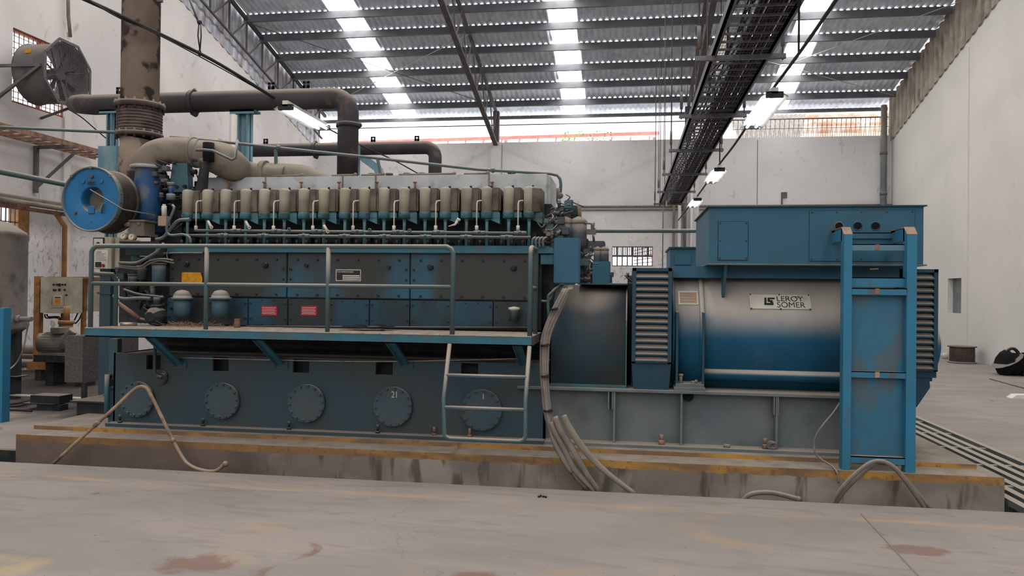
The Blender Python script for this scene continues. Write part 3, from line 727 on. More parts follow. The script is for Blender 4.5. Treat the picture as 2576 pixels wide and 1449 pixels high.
# grey casing along the top
YK = 8.05
q = rectpx(521, 443, 1376, 560, YK); zk1 = P(950, 441.5, YK).z; zk0 = zc0+.1
K = mk('manifold_casing', B().box(q[0], q[1], YK, YK+.75, zk0, zk1, .008).box(q[1], q[1]+.03, YK+.04, YK+.7, zk0, zk1-.02), 'greydust', eng, 'long dusty grey casing on top of the engine')
for px in (668, 862, 945, 1230): x = P(px, 470, YK).x; mk('seam_strip', B().box(x-.008, x+.008, YK-.006, YK, zk0, zk1), 'duct', K)
for px in (575, 665, 758, 853, 948, 1044, 1238):
    a, c = P(px, 476, YK-.06), P(px, 459, YK-.06); mk('clamp_bolt', B().cyl(a, c, .012, seg=8).cyl(c-Vector((0, 0, .006)), c+Vector((0, 0, .008)), .022, seg=6), 'rustp', K)
for px in (943, 986, 1030, 1068, 1290): 
    p = P(px, 441, YK+.4); mk('cleat', B().cyl((p.x, YK+.3, zk1), (p.x, YK+.3, zk1+.05), .035, .025, seg=8).cyl((p.x, YK+.3, zk1+.05), (p.x, YK+.3, zk1+.07), .045, seg=8), 'steel', K)
for a, c in ((540, 590), (680, 755), (830, 890), (905, 960), (1000, 1140), (1165, 1225)):
    x0, x1 = P(a, 440, YK).x, P(c, 440, YK).x
    mk('lifting_bar', B().tube([(x0, YK+.05, zk1+.012), (x1, YK+.05, zk1+.018)], .012, 8).ball((x1, YK+.05, zk1+.02), .022, 8), 'duct', K)
# charge air ducts
D1 = 7.75
pts = [P(371, 421, D1), P(373, 405, D1), P(388, 388, D1+.02), P(420, 379, D1+.05), P(462, 380, D1+.1), P(498, 384, D1+.15)]
d = mk('air_duct', B().tube(pts, [.155, .15, .145, .145, .15, .15], 28, smooth_n=6), 'duct', eng, 'dusty grey elbow duct above the blue turbocharger')
c = P(370, 421, D1); mk('duct_flange', B().lathe([(.168, -.02), (.172, 0), (.172, .012), (.15, .02)], (c.x, D1, c.z), (0, 0, 1), 36), 'greydust', d)
p = P(488, 383, D1+.14); mk('duct_clamp', B().cyl(p-Vector((.018, 0, 0)), p+Vector((.018, 0, 0)), .165, seg=32), 'duct', d)
pts = [P(498, 386, D1+.15), P(528, 392, D1+.17), P(560, 402, D1+.2), P(592, 420, D1+.3), P(625, 432, D1+.42), P(665, 436, D1+.5), P(720, 440, D1+.5)]
mk('air_duct', B().tube(pts, [.15, .17, .19, .17, .115, .1, .105], 28, smooth_n=6), 'duct', eng, 'dusty duct sweeping down to the casing')
pts = [P(660, 436, 8.3), P(672, 436, 8.3), P(755, 440, 8.3), P(800, 452, 8.3), P(870, 470, 8.3)]
mk('air_duct', B().tube(pts, [.13, .12, .12, .1, .07], 24, smooth_n=5), 'duct', eng, 'tapering duct lying along the casing')
p = P(666, 436, 8.28); mk('duct_clamp', B().cyl(p-Vector((.03, 0, 0)), p+Vector((.03, 0, 0)), .145, seg=32), 'duct', eng)
# turbocharger body
c = P(372, 560, 7.75); ztt = P(372, 424, 7.75).z
T = mk('turbocharger', B().lathe([(.08, -.02), (.14, .04), (.155, .2), (.15, .35), (.125, ztt-c.z-.06), (.135, ztt-c.z)], (c.x-.01, D1, c.z), (0, 0, 1), 32).prism([(c.x-.12, c.z-.12), (c.x+.1, c.z-.1), (c.x+.14, c.z+.3), (c.x-.05, c.z+.35)], 'y', D1-.05, D1+.15), 'turbo', eng, 'bright blue turbocharger housing')
q = rectpx(418, 408, 468, 470, 7.7)
mk('support_bracket', B().prism([(q[0]+.04, q[3]), (q[1]-.02, q[3]), (q[1], q[2]-.05), (q[0], q[2]-.05)], 'y', 7.75, 7.85), 'teal', T)
p = P(512, 368, 7.6); z0 = P(512, 402, 7.6).z
br = mk('breather', B().cyl((p.x, 7.7, z0), (p.x, 7.7, P(512, 355, 7.6).z), .06, seg=24), 'black', eng, 'black cylindrical breather')
mk('breather_pipe', B().tube([P(512, 400, 7.7), P(515, 420, 7.7), P(508, 470, 7.75), P(495, 520, 7.8)], [.05, .05, .06, .1], 16), 'dark', br)
mk('pipe', B().tube([P(493, 378, 7.55), P(515, 377, 7.55), P(535, 379, 7.55), P(583, 402, 7.6), P(592, 397, 7.62), P(597, 352, 7.65)], .015, 10), 'rail', eng)
# small parts between turbo and first cover
def knot(px, py, Y, w_, h_, n, mt, name, parent=eng, seed=1):
    random.seed(seed); b = B()
    for i in range(n):
        p = P(px+random.uniform(-w_, w_), py+random.uniform(-h_, h_), Y+random.uniform(-.05, .2)); k = random.random(); s_ = random.uniform(.012, .04)
        if k < .35: b.box(p.x-s_, p.x+s_, p.y-s_, p.y+s_, p.z-s_*.8, p.z+s_*.8, .004)
        elif k < .7:
            a_ = random.choice(((1, 0, 0), (0, 0, 1), (0, 1, 0))); b.cyl(p-Vector(a_)*s_*1.6, p+Vector(a_)*s_*1.6, s_*.7, seg=12); b.cyl(p-Vector(a_)*s_*.4, p+Vector(a_)*s_*.4, s_, seg=6)
        else: b.tube([p, p+Vector((random.uniform(-.08, .08), -.03, random.uniform(-.06, .06))), p+Vector((random.uniform(-.15, .15), 0, random.uniform(-.12, .12)))], .008, 6, smooth_n=3)
    return mk(name, b, mt, parent)
knot(435, 455, 7.75, 30, 45, 40, 'dark', 'pipework_cluster', seed=2); knot(400, 440, 7.7, 22, 20, 14, 'steel', 'pipework_cluster', seed=4)
knot(490, 440, 7.85, 22, 40, 20, 'dark', 'pipework_cluster', seed=5); knot(455, 540, 7.8, 60, 40, 40, 'dark', 'pipework_cluster', seed=6)
b = B(); q = rectpx(380, 470, 470, 620, 7.95); b.box(q[0], q[1]+.1, 7.95, 8.8, zg1-.1, q[3]); mk('end_casing', b, 'dark', eng)
c = P(430, 500, 7.6); mk('sight_cylinder', B().cyl(P(430, 488, 7.6), P(430, 467, 7.6), .024, seg=16), 'turbo', eng); mk('sight_head', B().cyl(P(430, 467, 7.6), P(430, 459, 7.6), .04, seg=8).cyl(P(430, 488, 7.6), P(430, 503, 7.6), .045, seg=12), 'bframe', eng)
q = rectpx(397, 543, 418, 568, 7.45); v = mk('control_valve', B().box(q[0], q[1], 7.45, 7.53, q[2], q[3], .004), 'brown', eng, 'beige control valve block')
mk('valve_cap', B().cyl(P(413, 543, 7.49), P(413, 518, 7.49), .026, seg=14).cyl(P(413, 518, 7.49), P(413, 514, 7.49), .018, seg=14), 'pale', v)
mk('hose', B().tube([P(434, 516, 7.45), P(438, 524, 7.43), P(430, 545, 7.42), P(420, 570, 7.42), P(422, 588, 7.42), P(436, 592, 7.42), P(460, 590, 7.42), P(476, 597, 7.42), P(480, 612, 7.42)], .014, 10, smooth_n=4), 'rail', eng)
mk('hose', B().tube([P(478, 552, 7.5), P(448, 556, 7.5), P(428, 578, 7.5), P(410, 598, 7.5), P(392, 603, 7.5)], .019, 10, smooth_n=4), 'rail', eng)
# cooler box with two gauges on the free end
q = rectpx(323, 553, 362, 594, 7.5)
cb = mk('cooler_head', B().box(q[0], q[1], 7.5, 7.7, q[2], q[3], .006).box(q[0]-.02, q[1]+.02, 7.48, 7.72, q[3]-.02, q[3]).box(q[0]-.02, q[1]+.02, 7.48, 7.72, q[2], q[2]+.03).cyl((q[0]-.03, 7.49, q[3]-.05), (q[0]+.03, 7.49, q[3]-.05), .025, seg=10).cyl((q[1]-.05, 7.48, q[3]-.04), (q[1]-.05, 7.52, q[3]-.04), .016, seg=10), 'duct', eng, 'dusty grey bolted cooler head')
for px, py in ((309, 594), (330, 596)):
    c = P(px, py, 7.36); g = mk('pressure_gauge', B().cyl((c.x, 7.36, c.z), (c.x, 7.41, c.z), .036, seg=24), 'brown', eng, 'round pressure gauge')
    mk('gauge_face', B().cyl((c.x, 7.355, c.z), (c.x, 7.362, c.z), .029, seg=24), 'pale', g); mk('gauge_needle', B().bar((c.x, 7.353, c.z), (c.x+.014, 7.353, c.z+.016), .004), 'ink', g)
q = rectpx(300, 607, 400, 612, 7.4); mk('end_bracket', B().box(q[0], q[1], 7.4, 7.75, q[2], q[3]).box(q[0], q[1], 7.5, 7.75, q[2]-.12, q[3]-.02), 'dark', eng)
# free-end pumps and pipework below
q = rectpx(300, 640, 420, 830, 7.85); mk('gear_case', B().box(q[0], q[1]+.1, 7.85, 9, zdk, q[3]+.1), 'dark', eng)
for px0, px1, y0, y1, Y, mt in ((330, 368, 625, 660, 7.65, 'teal'), (322, 350, 690, 730, 7.6, 'lowpanel'), (382, 418, 662, 720, 7.55, 'teal'), (345, 372, 668, 704, 7.62, 'bed'), (374, 432, 626, 655, 7.7, 'teal'), (352, 372, 625, 720, 7.75, 'panel'), (378, 392, 720, 745, 7.6, 'bframe')):
    a, c = P((px0+px1)/2, y1, Y), P((px0+px1)/2, y0, Y); r = (px1-px0)/2/FPX*Y
    mk('pump_housing', B().cyl(a, c, r, seg=24).cyl(c-Vector((0, 0, .02)), c, r*1.1, seg=24), mt, eng)
c = P(388, 796, 7.3); pm = mk('oil_pump', B().lathe([(.05, -.08), (.085, -.04), (.1, 0), (.1, .08), (.06, .12)], c, (0, 1, 0), 9, False).cyl(c+Vector((0, .04, .09)), c+Vector((0, .04, .2)), .035, seg=12).cyl(c+Vector((0, .04, .1)), c+Vector((0, .04, .12)), .055, seg=12), 'dark', eng)
knot(400, 770, 7.6, 30, 30, 18, 'dark', 'pipework_cluster', seed=9); knot(350, 745, 7.7, 45, 35, 22, 'dark', 'pipework_cluster', seed=10); knot(340, 700, 7.75, 40, 30, 16, 'bed', 'pipework_cluster', seed=11)
for k, pts in enumerate(([(300, 661), (335, 662), (352, 658), (385, 640), (400, 628), (412, 612)], [(300, 668), (350, 671), (376, 656), (410, 651), (436, 655)], [(300, 672), (352, 677), (372, 665), (400, 656), (438, 662)], [(395, 622), (388, 642), (378, 645), (352, 645)], [(425, 622), (420, 640), (422, 652)], [(412, 637), (450, 636), (510, 636)], [(285, 745), (312, 752), (352, 750), (380, 752)], [(312, 728), (350, 740), (392, 745), (412, 748)])):
    mk('pipe', B().tube([P(x, y, 7.38+.02*k) for x, y in pts], [.016, .009, .009, .007, .007, .008, .02, .012][k], 8, smooth_n=4), 'cable' if k in (1, 2, 5) else 'rail', eng)
a = [P(290, 757, 7.2), P(350, 800, 7.3)]
mk('fallen_pipe', B().cyl(a[0], a[1], .021, seg=16).cyl(a[1], P(372, 807, 7.33), .012, seg=10), 'rustp', None, 'pinkish brown pipe stub leaning at the left end of the walkway', 'pipe')
a = [P(302, 817, 7.2), P(345, 814, 7.3)]
for v_ in a: v_.z = zdk+.02
mk('loose_tube', B().cyl(a[0], a[1], .019, seg=16), 'chrome', None, 'short shiny tube lying at the left end of the walkway', 'tube')
# free-end stand post below the deck
q = rectpx(273, 852, 294, 1060, 7.35); mk('end_post', B().box(q[0], q[1], 7.35, 7.42, .235, q[3]).box(q[0]-.015, q[1]+.015, 7.33, 7.44, q[2]+.35, q[2]+.37).cyl((q[0]+.02, 7.3, .3), (q[0]+.02, 7.3, .75), .024), 'teal', eng)
knot(278, 980, 7.35, 7, 45, 10, 'dark', 'pipework_cluster', seed=14)
# ------------------------------ drive-end cluster (reused for the second engine)
def end_cluster(parent, dx, Yo, sc=1, full=True):
    def Q(px, py, Y):
        p = P(px, py, Y); return Vector((p.x+dx, p.y+Yo, p.z))
    def cbox(x0, y0, x1, y1, Y, D, name, mt, bev=.004, lab=None):
        q = rectpx(x0, y0, x1, y1, Y); o = mk(name, B().box(q[0]+dx, q[1]+dx, Y+Yo, Y+Yo+D, q[2], q[3], bev), mt, parent)
        if lab: o['label'] = lab
        return o
    cbox(1393, 598, 1458, 713, 7.2, .14, 'instrument_cabinet', 'tbox', .008, 'plain teal blue instrument cabinet')
    cbox(1398, 516, 1456, 545, 7.75, .3, 'governor', 'bed', .02)
    c = Q(1434, 525, 7.72); mk('governor_port', B().cyl(c, c+Vector((0, .1, 0)), .045, seg=20).cyl(c-Vector((0, .02, 0)), c, .02, seg=12), 'teal', parent)
    for px, r in ((1455, .082), (1422, .07)):
        a, c = Q(px, 625, 7.65), Q(px, 563, 7.65)
        f = mk('fuel_filter', B().lathe([(.05, 0), (r*.95, .04), (r, .06), (r, (c-a).length)], a, (0, 0, 1), 24), 'valve', parent)
        h = (c-a).length; mk('filter_lid', B().lathe([(r*1.08, h), (r*1.08, h+.02), (r*.8, h+.05), (.02, h+.07), (.001, h+.075)], a, (0, 0, 1), 24), 'duct', f)
    for k in range(4):
        px = 1340+k*9; mk('hose', B().tube([Q(px, 622, 7.5), Q(px-1, 606, 7.5), Q(px+6, 598, 7.52), Q(px+12, 603, 7.6)], .013, 8, smooth_n=4), 'rail', parent)
    sd = 20 if full else 40
    for i, (px, py, w_, h_, n, mt) in enumerate(((1405, 540, 28, 16, 22, 'valve'), (1395, 570, 25, 18, 26, 'rail'), (1400, 590, 25, 12, 18, 'valve'), (1470, 680, 10, 30, 10, 'dark'), (1420, 510, 22, 8, 8, 'teal'), (1375, 585, 14, 16, 12, 'duct'), (1470, 640, 10, 12, 6, 'valve'))):
        random.seed(sd+i); b = B()
        for _ in range(n):
            p = Q(px+random.uniform(-w_, w_), py+random.uniform(-h_, h_), 7.6+random.uniform(-.05, .2)); s_ = random.uniform(.012, .036); k = random.random()
            if k < .3: b.box(p.x-s_, p.x+s_, p.y-s_, p.y+s_, p.z-s_, p.z+s_, .004)
            elif k < .65:
                a_ = Vector(random.choice(((1, 0, 0), (0, 0, 1), (0, 1, 0), (.7, 0, .7)))); b.cyl(p-a_*s_*1.5, p+a_*s_*1.5, s_*.6, seg=12); b.cyl(p-a_*s_*.3, p+a_*s_*.3, s_, seg=6)
            else: b.tube([p, p+Vector((random.uniform(-.06, .06), -.03, random.uniform(-.05, .05))), p+Vector((random.uniform(-.12, .12), 0, random.uniform(-.08, .08)))], .007, 6, smooth_n=3)
        mk('valve_cluster', b, mt, parent)
    mk('governor_lever', B().tube([Q(1472, 561, 7.6), Q(1488, 563, 7.6), Q(1489, 590, 7.6)], .01, 8).tube([Q(1494, 560, 7.6), Q(1492, 573, 7.6), Q(1496, 577, 7.6)], .012, 8).box(Q(1476, 585, 7.6).x, Q(1499, 585, 7.6).x, 7.58+Yo, 7.62+Yo, Q(1480, 590, 7.6).z, Q(1480, 577, 7.6).z), 'steel', parent)
    cbox(1345, 640, 1362, 832, 7.7, .3, 'end_frame', 'dark'); cbox(1362, 648, 1400, 820, 7.85, .6, 'end_frame', 'dark'); cbox(1360, 640, 1392, 665, 7.6, .1, 'end_bracket', 'fascia'); cbox(1455, 650, 1480, 668, 7.5, .1, 'end_bracket', 'teal')
    cbox(1456, 600, 1478, 716, 7.9, .5, 'flywheel_housing', 'dark')
end_cluster(eng, 0, 0)
mk('dipstick_post', B().tube([P(1457, 517, 7.7), P(1458, 547, 7.7)], .02, 8), 'stack', eng)
mk('conduit', B().tube([P(1362, 757, 7.45), P(1375, 758, 7.45), P(1388, 748, 7.45), P(1392, 730, 7.42), P(1418, 716, 7.4)], .012, 8, smooth_n=3).tube([P(1380, 800, 7.35), P(1379, 750, 7.35), P(1384, 740, 7.35), P(1400, 726, 7.35), P(1415, 715, 7.35)], .014, 8, smooth_n=3), 'rail', eng)
c = P(1436, 722, 7.35); mk('sensor_head', B().cyl((c.x, 7.3, c.z), (c.x, 7.36, c.z), .026, .02, seg=10), 'pale', eng)
# handrail-like water pipe over the casing
pts = [P(-40, 318, 8.0), P(290, 333, 8.0)]
mk('water_pipe', B().tube(pts, .018, 10), 'rail', None, 'thin teal pipe running in from the left edge to the chimney', 'pipe')
wp = thing('overhead_pipe', 'thin teal pipe sloping over the top of the grey engine casing', 'pipe', (-2, 8.3, zk1))
pts = [P(428, 345, 8.15), P(470, 347.5, 8.15), P(545, 355, 8.2), P(700, 372, 8.25), P(950, 398, 8.25), P(1200, 426, 8.25), P(1385, 437, 8.2), P(1402, 441, 8.2), P(1409, 450, 8.2), P(1411, 465, 8.2), P(1409, 492, 8.2)]
mk('pipe_run', B().tube(pts, .017, 10), 'rail', wp)
for px, y0, y1 in ((694, 376, 440), (950, 400, 442)): mk('pipe_support', B().bar(P(px, y0, 8.25), P(px+(8 if px > 900 else 0), y1, 8.25), .03, .03), 'rail', wp)
mk('pipe_valve', B().cyl(P(1405, 510, 8.2), P(1405, 474, 8.2), .025, seg=12).ball(P(1409, 492, 8.2), .035), 'steel', wp)
for px, py in ((553, 355), (597, 360), (700, 371), (1240, 428), (1290, 432)): p = P(px, py, 8.24); mk('pipe_joint', B().ball(p, .03, 10), 'rail', wp)

# ------------------------------ air filter
af = thing('air_filter', 'big round blue faced air intake filter drum at the left end of the engine', 'air filter', (P(232, 590, 7.4).x, 7.6, P(232, 590, 7.4).z))
c = P(230, 501, 7.25); R = .342
ax = Vector((.02, 1, .0)).normalized()
L = .3
mk('filter_drum', B().lathe([(R, .0), (R*1.0, .03), (R*.965, .035), (R*.965, L), (R*.9, L), (.001, L)], c, ax, 48, cap=False), 'mesh', af, 'dusty pleated mesh drum')
mk('rim', B().lathe([(R*.985, .05), (R, .03), (R, -.012), (R*.985, -.02), (R*.95, -.012), (R*.95, .02)], c, ax, 64, cap=False), 'bframe', af)
mk('rear_rim', B().lathe([(R*.96, L-.03), (R*1.0, L-.02), (R*1.0, L+.01), (R*.96, L+.012)], c, ax, 48, cap=False), 'mesh', af)
ri = .132; co = c+ax*.008
f = mk('face_plate', B().lathe([(R*.955, .0), (ri+.008, 0), (ri, .006), (ri, .05), (ri*.97, .13)], co+Vector((-.0, 0, .0)), ax, 64, cap=False), 'filter', af, 'blue face plate with a round inlet')
mk('inlet_back', B().lathe([(ri*.97, .13), (.001, .2)], co, ax, 32, cap=False), 'duct', f)  # plain grey cone closing off the inlet
for dx_, dz_, r_, h_ in ((0, .235, .018, .03), (-.105, .185, .022, .014), (.108, .185, .022, .014), (-.19, -.14, .017, .02), (0.0, -.235, .008, .01)):
    p = co+Vector((dx_, -.0+0, dz_)); mk('bolt', B().cyl(p, p-ax*h_, r_, seg=10), 'filter' if h_ < .02 else 'steel', f)
mk('inlet_tongue', B().prism([(c.x-.034, c.z-.15), (c.x+.034, c.z-.15), (c.x+.034, c.z-.09), (c.x+.018, c.z-.068), (c.x-.018, c.z-.068), (c.x-.034, c.z-.09)], 'y', c.y-.004, c.y+.012), 'filter', f)
text('maker_mark', 'BBC', .05, (c.x-.045, c.y-.004, c.z+.15), R90, 'lowpanel', f, 1.0, .003)
b = B()
for s_ in (-1, 0, 1): a_ = math.pi/2-s_*.75; p = c+Vector((math.cos(a_)*R*.96, -.015, math.sin(a_)*R*.96)); b.box(p.x-.012, p.x+.012, p.y-.01, p.y+.03, p.z-.012, p.z+.012)
mk('rim_clip', b, 'bframe', af)
p = co+Vector((.13, -.03, -.09)); mk('latch_arm', B().bar(p+Vector((.02, 0, .04)), p-Vector((.01, 0, .04)), .022, .02).cyl(p-Vector((.01, -.02, .04)), p-Vector((.01, .01, .04)), .014, seg=10), 'bframe', f)
mk('tie_rod', B().tube([P(227, 477, 7.2), P(287, 513, 7.14), P(310, 527, 7.16), P(390, 542, 7.4)], .0065, 8), 'rail', None, 'thin bent rod crossing the face of the blue filter drum', 'rod')
# ------------------------------ walkway
dk = thing('walkway_platform', 'teal steel walkway with pipe handrails along the front of the engine', 'walkway', (-2.5, 7.1, zdk-.2))
YD = 6.75
zf0 = P(700, 857, YD).z; dx0, dx1 = P(214, 835, YD).x, P(1337, 858, YD).x
mk('deck_plate', B().box(dx0, dx1, YD, YE-.06, zdk-.006, zdk).box(dx0, dx1, YD-.006, YD+.02, zdk-.004, zdk+.004), 'deck', dk, 'dust covered deck plate')
mk('fascia_channel', B().box(dx0, dx1, YD, YD+.012, zf0, zdk-.006).box(dx0, dx1, YD, YD+.06, zf0, zf0+.01), 'fascia', dk)
mk('end_channel', B().box(dx1-.012, dx1, YD+.012, YE-.1, zf0, zdk-.006), 'steel', dk); mk('end_channel', B().box(dx0, dx0+.012, YD+.012, YE-.1, zf0, zdk-.006), 'fascia', dk)
for px in (375, 645, 980, 1300):
    x = P(px, 862, YD+.03).x
    mk('brace', B().bar((x, YD+.04, zf0+.02), (x, YBD, P(px+55, 916, YBD).z), .075, .02, (0, 1, 0)).bar((x-.035, YD+.04, zf0+.02), (x-.035, YBD, P(px+55, 916, YBD).z), .01, .06), 'fascia', dk)
    z_ = P(px+55, 921, YBD).z; mk('brace_foot', B().box(x-.08, x+.08, YBD-.012, YBD, z_-.025, z_+.05), 'bed', dk)
YRL = YD+.03; rr = .0225
ztr = P(620, 619.5, YRL).z; zmr = P(620, 717, YRL).z
def X(px, Y=YRL): return P(px, 720, Y).x
xa, xb = X(229), X(1139)
c_ = .06
mk('top_rail', B().tube([(xa, YRL, zdk), (xa, YRL, ztr-c_), (xa+.02, YRL, ztr-.02), (xa+c_, YRL, ztr), (xb-c_, YRL, ztr), (xb-.02, YRL, ztr-.02), (xb, YRL, ztr-c_), (xb, YRL, zdk)], rr, 14), 'rail', dk)
mk('mid_rail', B().cyl((xa, YRL, zmr), (xb, YRL, zmr), .02, seg=14), 'rail', dk)
for px in (519, 825): x = X(px); mk('rail_post', B().cyl((x, YRL, zdk), (x, YRL, ztr-.01), .021, seg=14), 'rail', dk)
x = X(1334); Y2 = 7.2
mk('end_rail', B().tube([(x, YRL, zdk), (x, YRL, ztr-c_), (x, YRL+.03, ztr-.01), (x, YRL+.08, ztr), (x, Y2-.06, ztr), (x, Y2, ztr-.05), (x, Y2, zdk)], rr, 14).cyl((x, YRL, zmr), (x, Y2, zmr), .02, seg=12), 'rail', dk)
Y2 = 7.15
mk('end_rail', B().cyl((xa, YRL, zmr), (xa, Y2, zmr), .02, seg=12).tube([(xa, YRL, ztr-.27), (xa, Y2-.06, ztr-.27), (xa, Y2, ztr-.33), (xa, Y2, zdk)], .022, 12, smooth_n=0), 'rail', dk)
# hanging ladder
ld = thing('access_ladder', 'short pipe ladder with three rungs hanging from the right end of the walkway', 'ladder', (P(1225, 1110, 6.5).x, 6.55, P(1225, 1110, 6.5).z))
pL = [P(1131, 866, YD-.02), P(1116, 1003, 6.52), P(1118, 1092, 6.5)]; pR = [P(1332, 872, YD-.02), P(1322, 1008, 6.52), P(1322, 1094, 6.5)]
lz = P(1220, 1107, 6.5).z
mk('side_rail', B().tube([pL[0], pL[1], pL[2], Vector((pL[2].x+.012, 6.5, lz+.015)), Vector((pL[2].x+.05, 6.5, lz)), Vector((pR[2].x-.05, 6.5, lz)), Vector((pR[2].x-.012, 6.5, lz+.015)), pR[2], pR[1], pR[0]], .0195, 12), 'rail', ld)
for t_, yy_ in ((.58, 0), (1.0, 1)):
    a = pL[0].lerp(pL[1], t_) if not yy_ else pL[1].lerp(pL[2], .25); c = pR[0].lerp(pR[1], t_) if not yy_ else pR[1].lerp(pR[2], .28)
    mk('rung', B().cyl(a, c, .019, seg=12), 'rail', ld)
# litter on the walkway
b = B(); random.seed(5)
p0 = P(910, 833, 7.2)
for k in range(2):
    q = [Vector((p0.x-.22+k*.06+i*.09, 7.15+.1*k+random.uniform(-.02, .02), zdk+.008+.02*k+random.uniform(0, .03))) for i in range(6)]
    q2 = [v_+Vector((0, .14, .01)) for v_ in q]; b.add(q+q2, [(i, i+1, i+7, i+6) for i in range(5)])
mk('torn_sheet', b, 'ink', None, 'crumpled dark sheet lying on the walkway deck', 'sheet')
b = B()
for i in range(170):
    px = random.gauss(480, 45); p = P(px, 826, random.uniform(7.1, 7.45)); a = random.uniform(0, 3.1); l = random.uniform(.03, .1)
    d_ = Vector((math.cos(a), math.sin(a)*.5, random.uniform(0, .4)))*l; z_ = zdk+.003+random.random()*.03
    b.bar((p.x, p.y, z_), (p.x+d_.x, p.y+d_.y, z_+d_.z), .003)
mk('straw_litter', b, 'straw', None, 'dry straw litter on the walkway below the oil filter pots', 'straw', kind='stuff')
p = P(597, 806, 7.3); mk('paint_tin', B().lathe([(.03, 0), (.032, .005), (.03, .03), (.033, .04), (.03, .05), (.03, .085), (.033, .09)], (p.x, 7.3, zdk), (0, 0, 1), 18), 'rustp', None, 'small rusty tin standing on the walkway beside a post', 'tin')

# ================================================================== BASE FRAME, GUARD, ALTERNATOR
bf = thing('base_frame', 'grey steel girder base frame under the alternator', 'base frame', (.9, 8, .229))
YW = 7.38
fx0, fx1 = P(1300, 990, 7.25).x, P(2300, 1000, 7.25).x
zt0, zt1 = P(1850, 994.5, 7.25).z, P(1850, 988, 7.25).z
mk('top_flange', B().box(fx0, fx1, 7.25, 7.62, zt0, zt1).box(fx0, fx1, 8.6, 9.0, zt0, zt1), 'bframe', bf)
mk('web_plate', B().box(bx1-.02, fx1-.03, YW, YW+.02, .24, zt0).box(bx1, fx1-.03, 8.8, 8.82, .24, zt0).box(fx1-.05, fx1-.03, YW, 8.8, .24, zt0), 'bframe', bf)
mk('bottom_flange', B().box(bx1-.05, fx1, 7.2, 7.55, .229, .255).box(bx1, fx1, 8.6, 9.0, .229, .255), 'bframe', bf)
for px in (1545, 1714, 1954): x = P(px, 1050, 7.27).x; mk('stiffener', B().box(x-.01, x+.01, 7.27, YW, .255, zt0), 'bframe', bf)
for px in (1531, 1948): x = P(px, 1020, 7.26).x; mk('stiffener', B().box(x-.006, x+.006, 7.26, YW, zt0-.17, zt0).box(x+.03, x+.04, 7.26, YW, zt0-.17, zt0), 'bframe', bf)
for px, py in ((1664, 1106), (1827, 1118), (1925, 1120)):
    c = P(px, py, 7.28); b = B().cyl((c.x, 7.28, .255), (c.x, 7.28, .3), .028, seg=6).cyl((c.x, 7.28, .3), (c.x, 7.28, .35), .018)
    if px == 1827: b = B().cyl((c.x-.025, 7.27, .272), (c.x+.03, 7.25, .272), .017, seg=12)
    mk('anchor_bolt', b, 'rustp' if px != 1827 else 'duct', bf)
b = B(); c = P(1942, 1118, 7.24)
for k in range(6): b.torus((c.x+.01*math.cos(k), 7.22+.01*k, .268+.03+.006*math.sin(k*2)), (.2*math.sin(k), 1, .3*math.cos(k)), .03+.008*math.sin(k*3), .004, 16, 6)
mk('wire_coil', b, 'cable', None, 'small tangled coil of wire on the base frame flange', 'wire')
c = P(1731, 1000, 7.34); mk('lifting_hole', B().cyl((c.x, 7.37, zt0-.03), (c.x, 7.32, zt0-.03), .05, seg=20), 'black', bf)

gd = thing('coupling_guard', 'curved grimy teal coupling guard between engine and alternator', 'guard', (P(1480, 972, 7.32).x, 8, zt1))
ga, gb = P(1387, 840, 7.32).x, P(1574, 840, 7.32).x
YC_, RC = 8.05, .73; zc = 1.02
prof = [(7.32, zt1)]
for i in range(13): t_ = math.pi/2*(1-i/12); prof.append((8.3-.98*math.sin(t_), 1.28+.47*math.cos(t_)))
for i in range(1, 13): t_ = math.pi/2*i/12; prof.append((8.3+.98*math.sin(t_), 1.28+.47*math.cos(t_)))
prof.append((9.28, zt1))
mk('guard_shell', B().prism(prof, 'x', ga, gb, False), 'guard', gd)
o_ = COL.objects['guard_shell']
for pl_ in o_.data.polygons: pl_.use_smooth = len(pl_.vertices) == 4
mk('edge_strip', B().prism([(y_*1.0-.0+( -.006 if y_ < 8 else .006), z_+.006) for y_, z_ in prof], 'x', gb, gb+.012).box(ga, gb+.01, 7.31, 7.33, zt1, zt1+.03), 'teal', gd)
mk('top_channel', B().box(P(1455, 716, 7.8).x, gb+.02, 7.72, 8.3, P(1500, 716, 7.72).z, P(1500, 712.5, 7.72).z), 'teal', gd)
s0, s1 = gb+.012, P(1592, 800, 7.4).x
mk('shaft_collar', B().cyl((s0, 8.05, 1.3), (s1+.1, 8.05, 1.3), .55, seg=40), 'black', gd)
knot(1579, 700, 7.5, 2, 15, 3, 'dark', 'hinge', gd, 30)

al = thing('alternator', 'large blue alternator with louvred ends and a long terminal box', 'alternator', (P(1950, 990, 7.5).x, 8.05, zt1))
YA = 7.96
# left louvre housing
def louvre(x0, x1, Y, z0, z1, n, D, name, lab, zb, taper):
    o = mk(name, B().box(x0+.02, x1-.02, Y+.06, Y+D, z0, z1-.01).box(x0, x0+.035, Y, Y+D, z0, z1).box(x1-.035, x1, Y, Y+D, z0, z1).box(x0, x1, Y, Y+D, z1-.03, z1).box(x0, x1, Y, Y+D, z0, z0+.012), 'gendark', al, lab)
    h = (z1-z0-.05)/n
    for i in range(n):
        z_ = z0+.015+i*h
        mk('louvre_slat', B().prism([(Y-.006, z_), (Y-.006, z_+.006), (Y+.055, z_+h*.72), (Y+.055, z_+h*.62)], 'x', x0+.035, x1-.035).box(x0+.035, x1-.035, Y-.01, Y-.004, z_-.004, z_+.01), 'gendark', o)
    mk('lower_hood', B().prism([(x0, z0), (x1, z0), (x1-taper, zb), (x0+taper, zb)], 'y', Y+.03, Y+D), 'gendark', o)
    return o
q = rectpx(1590, 674, 1690, 914, 7.27)
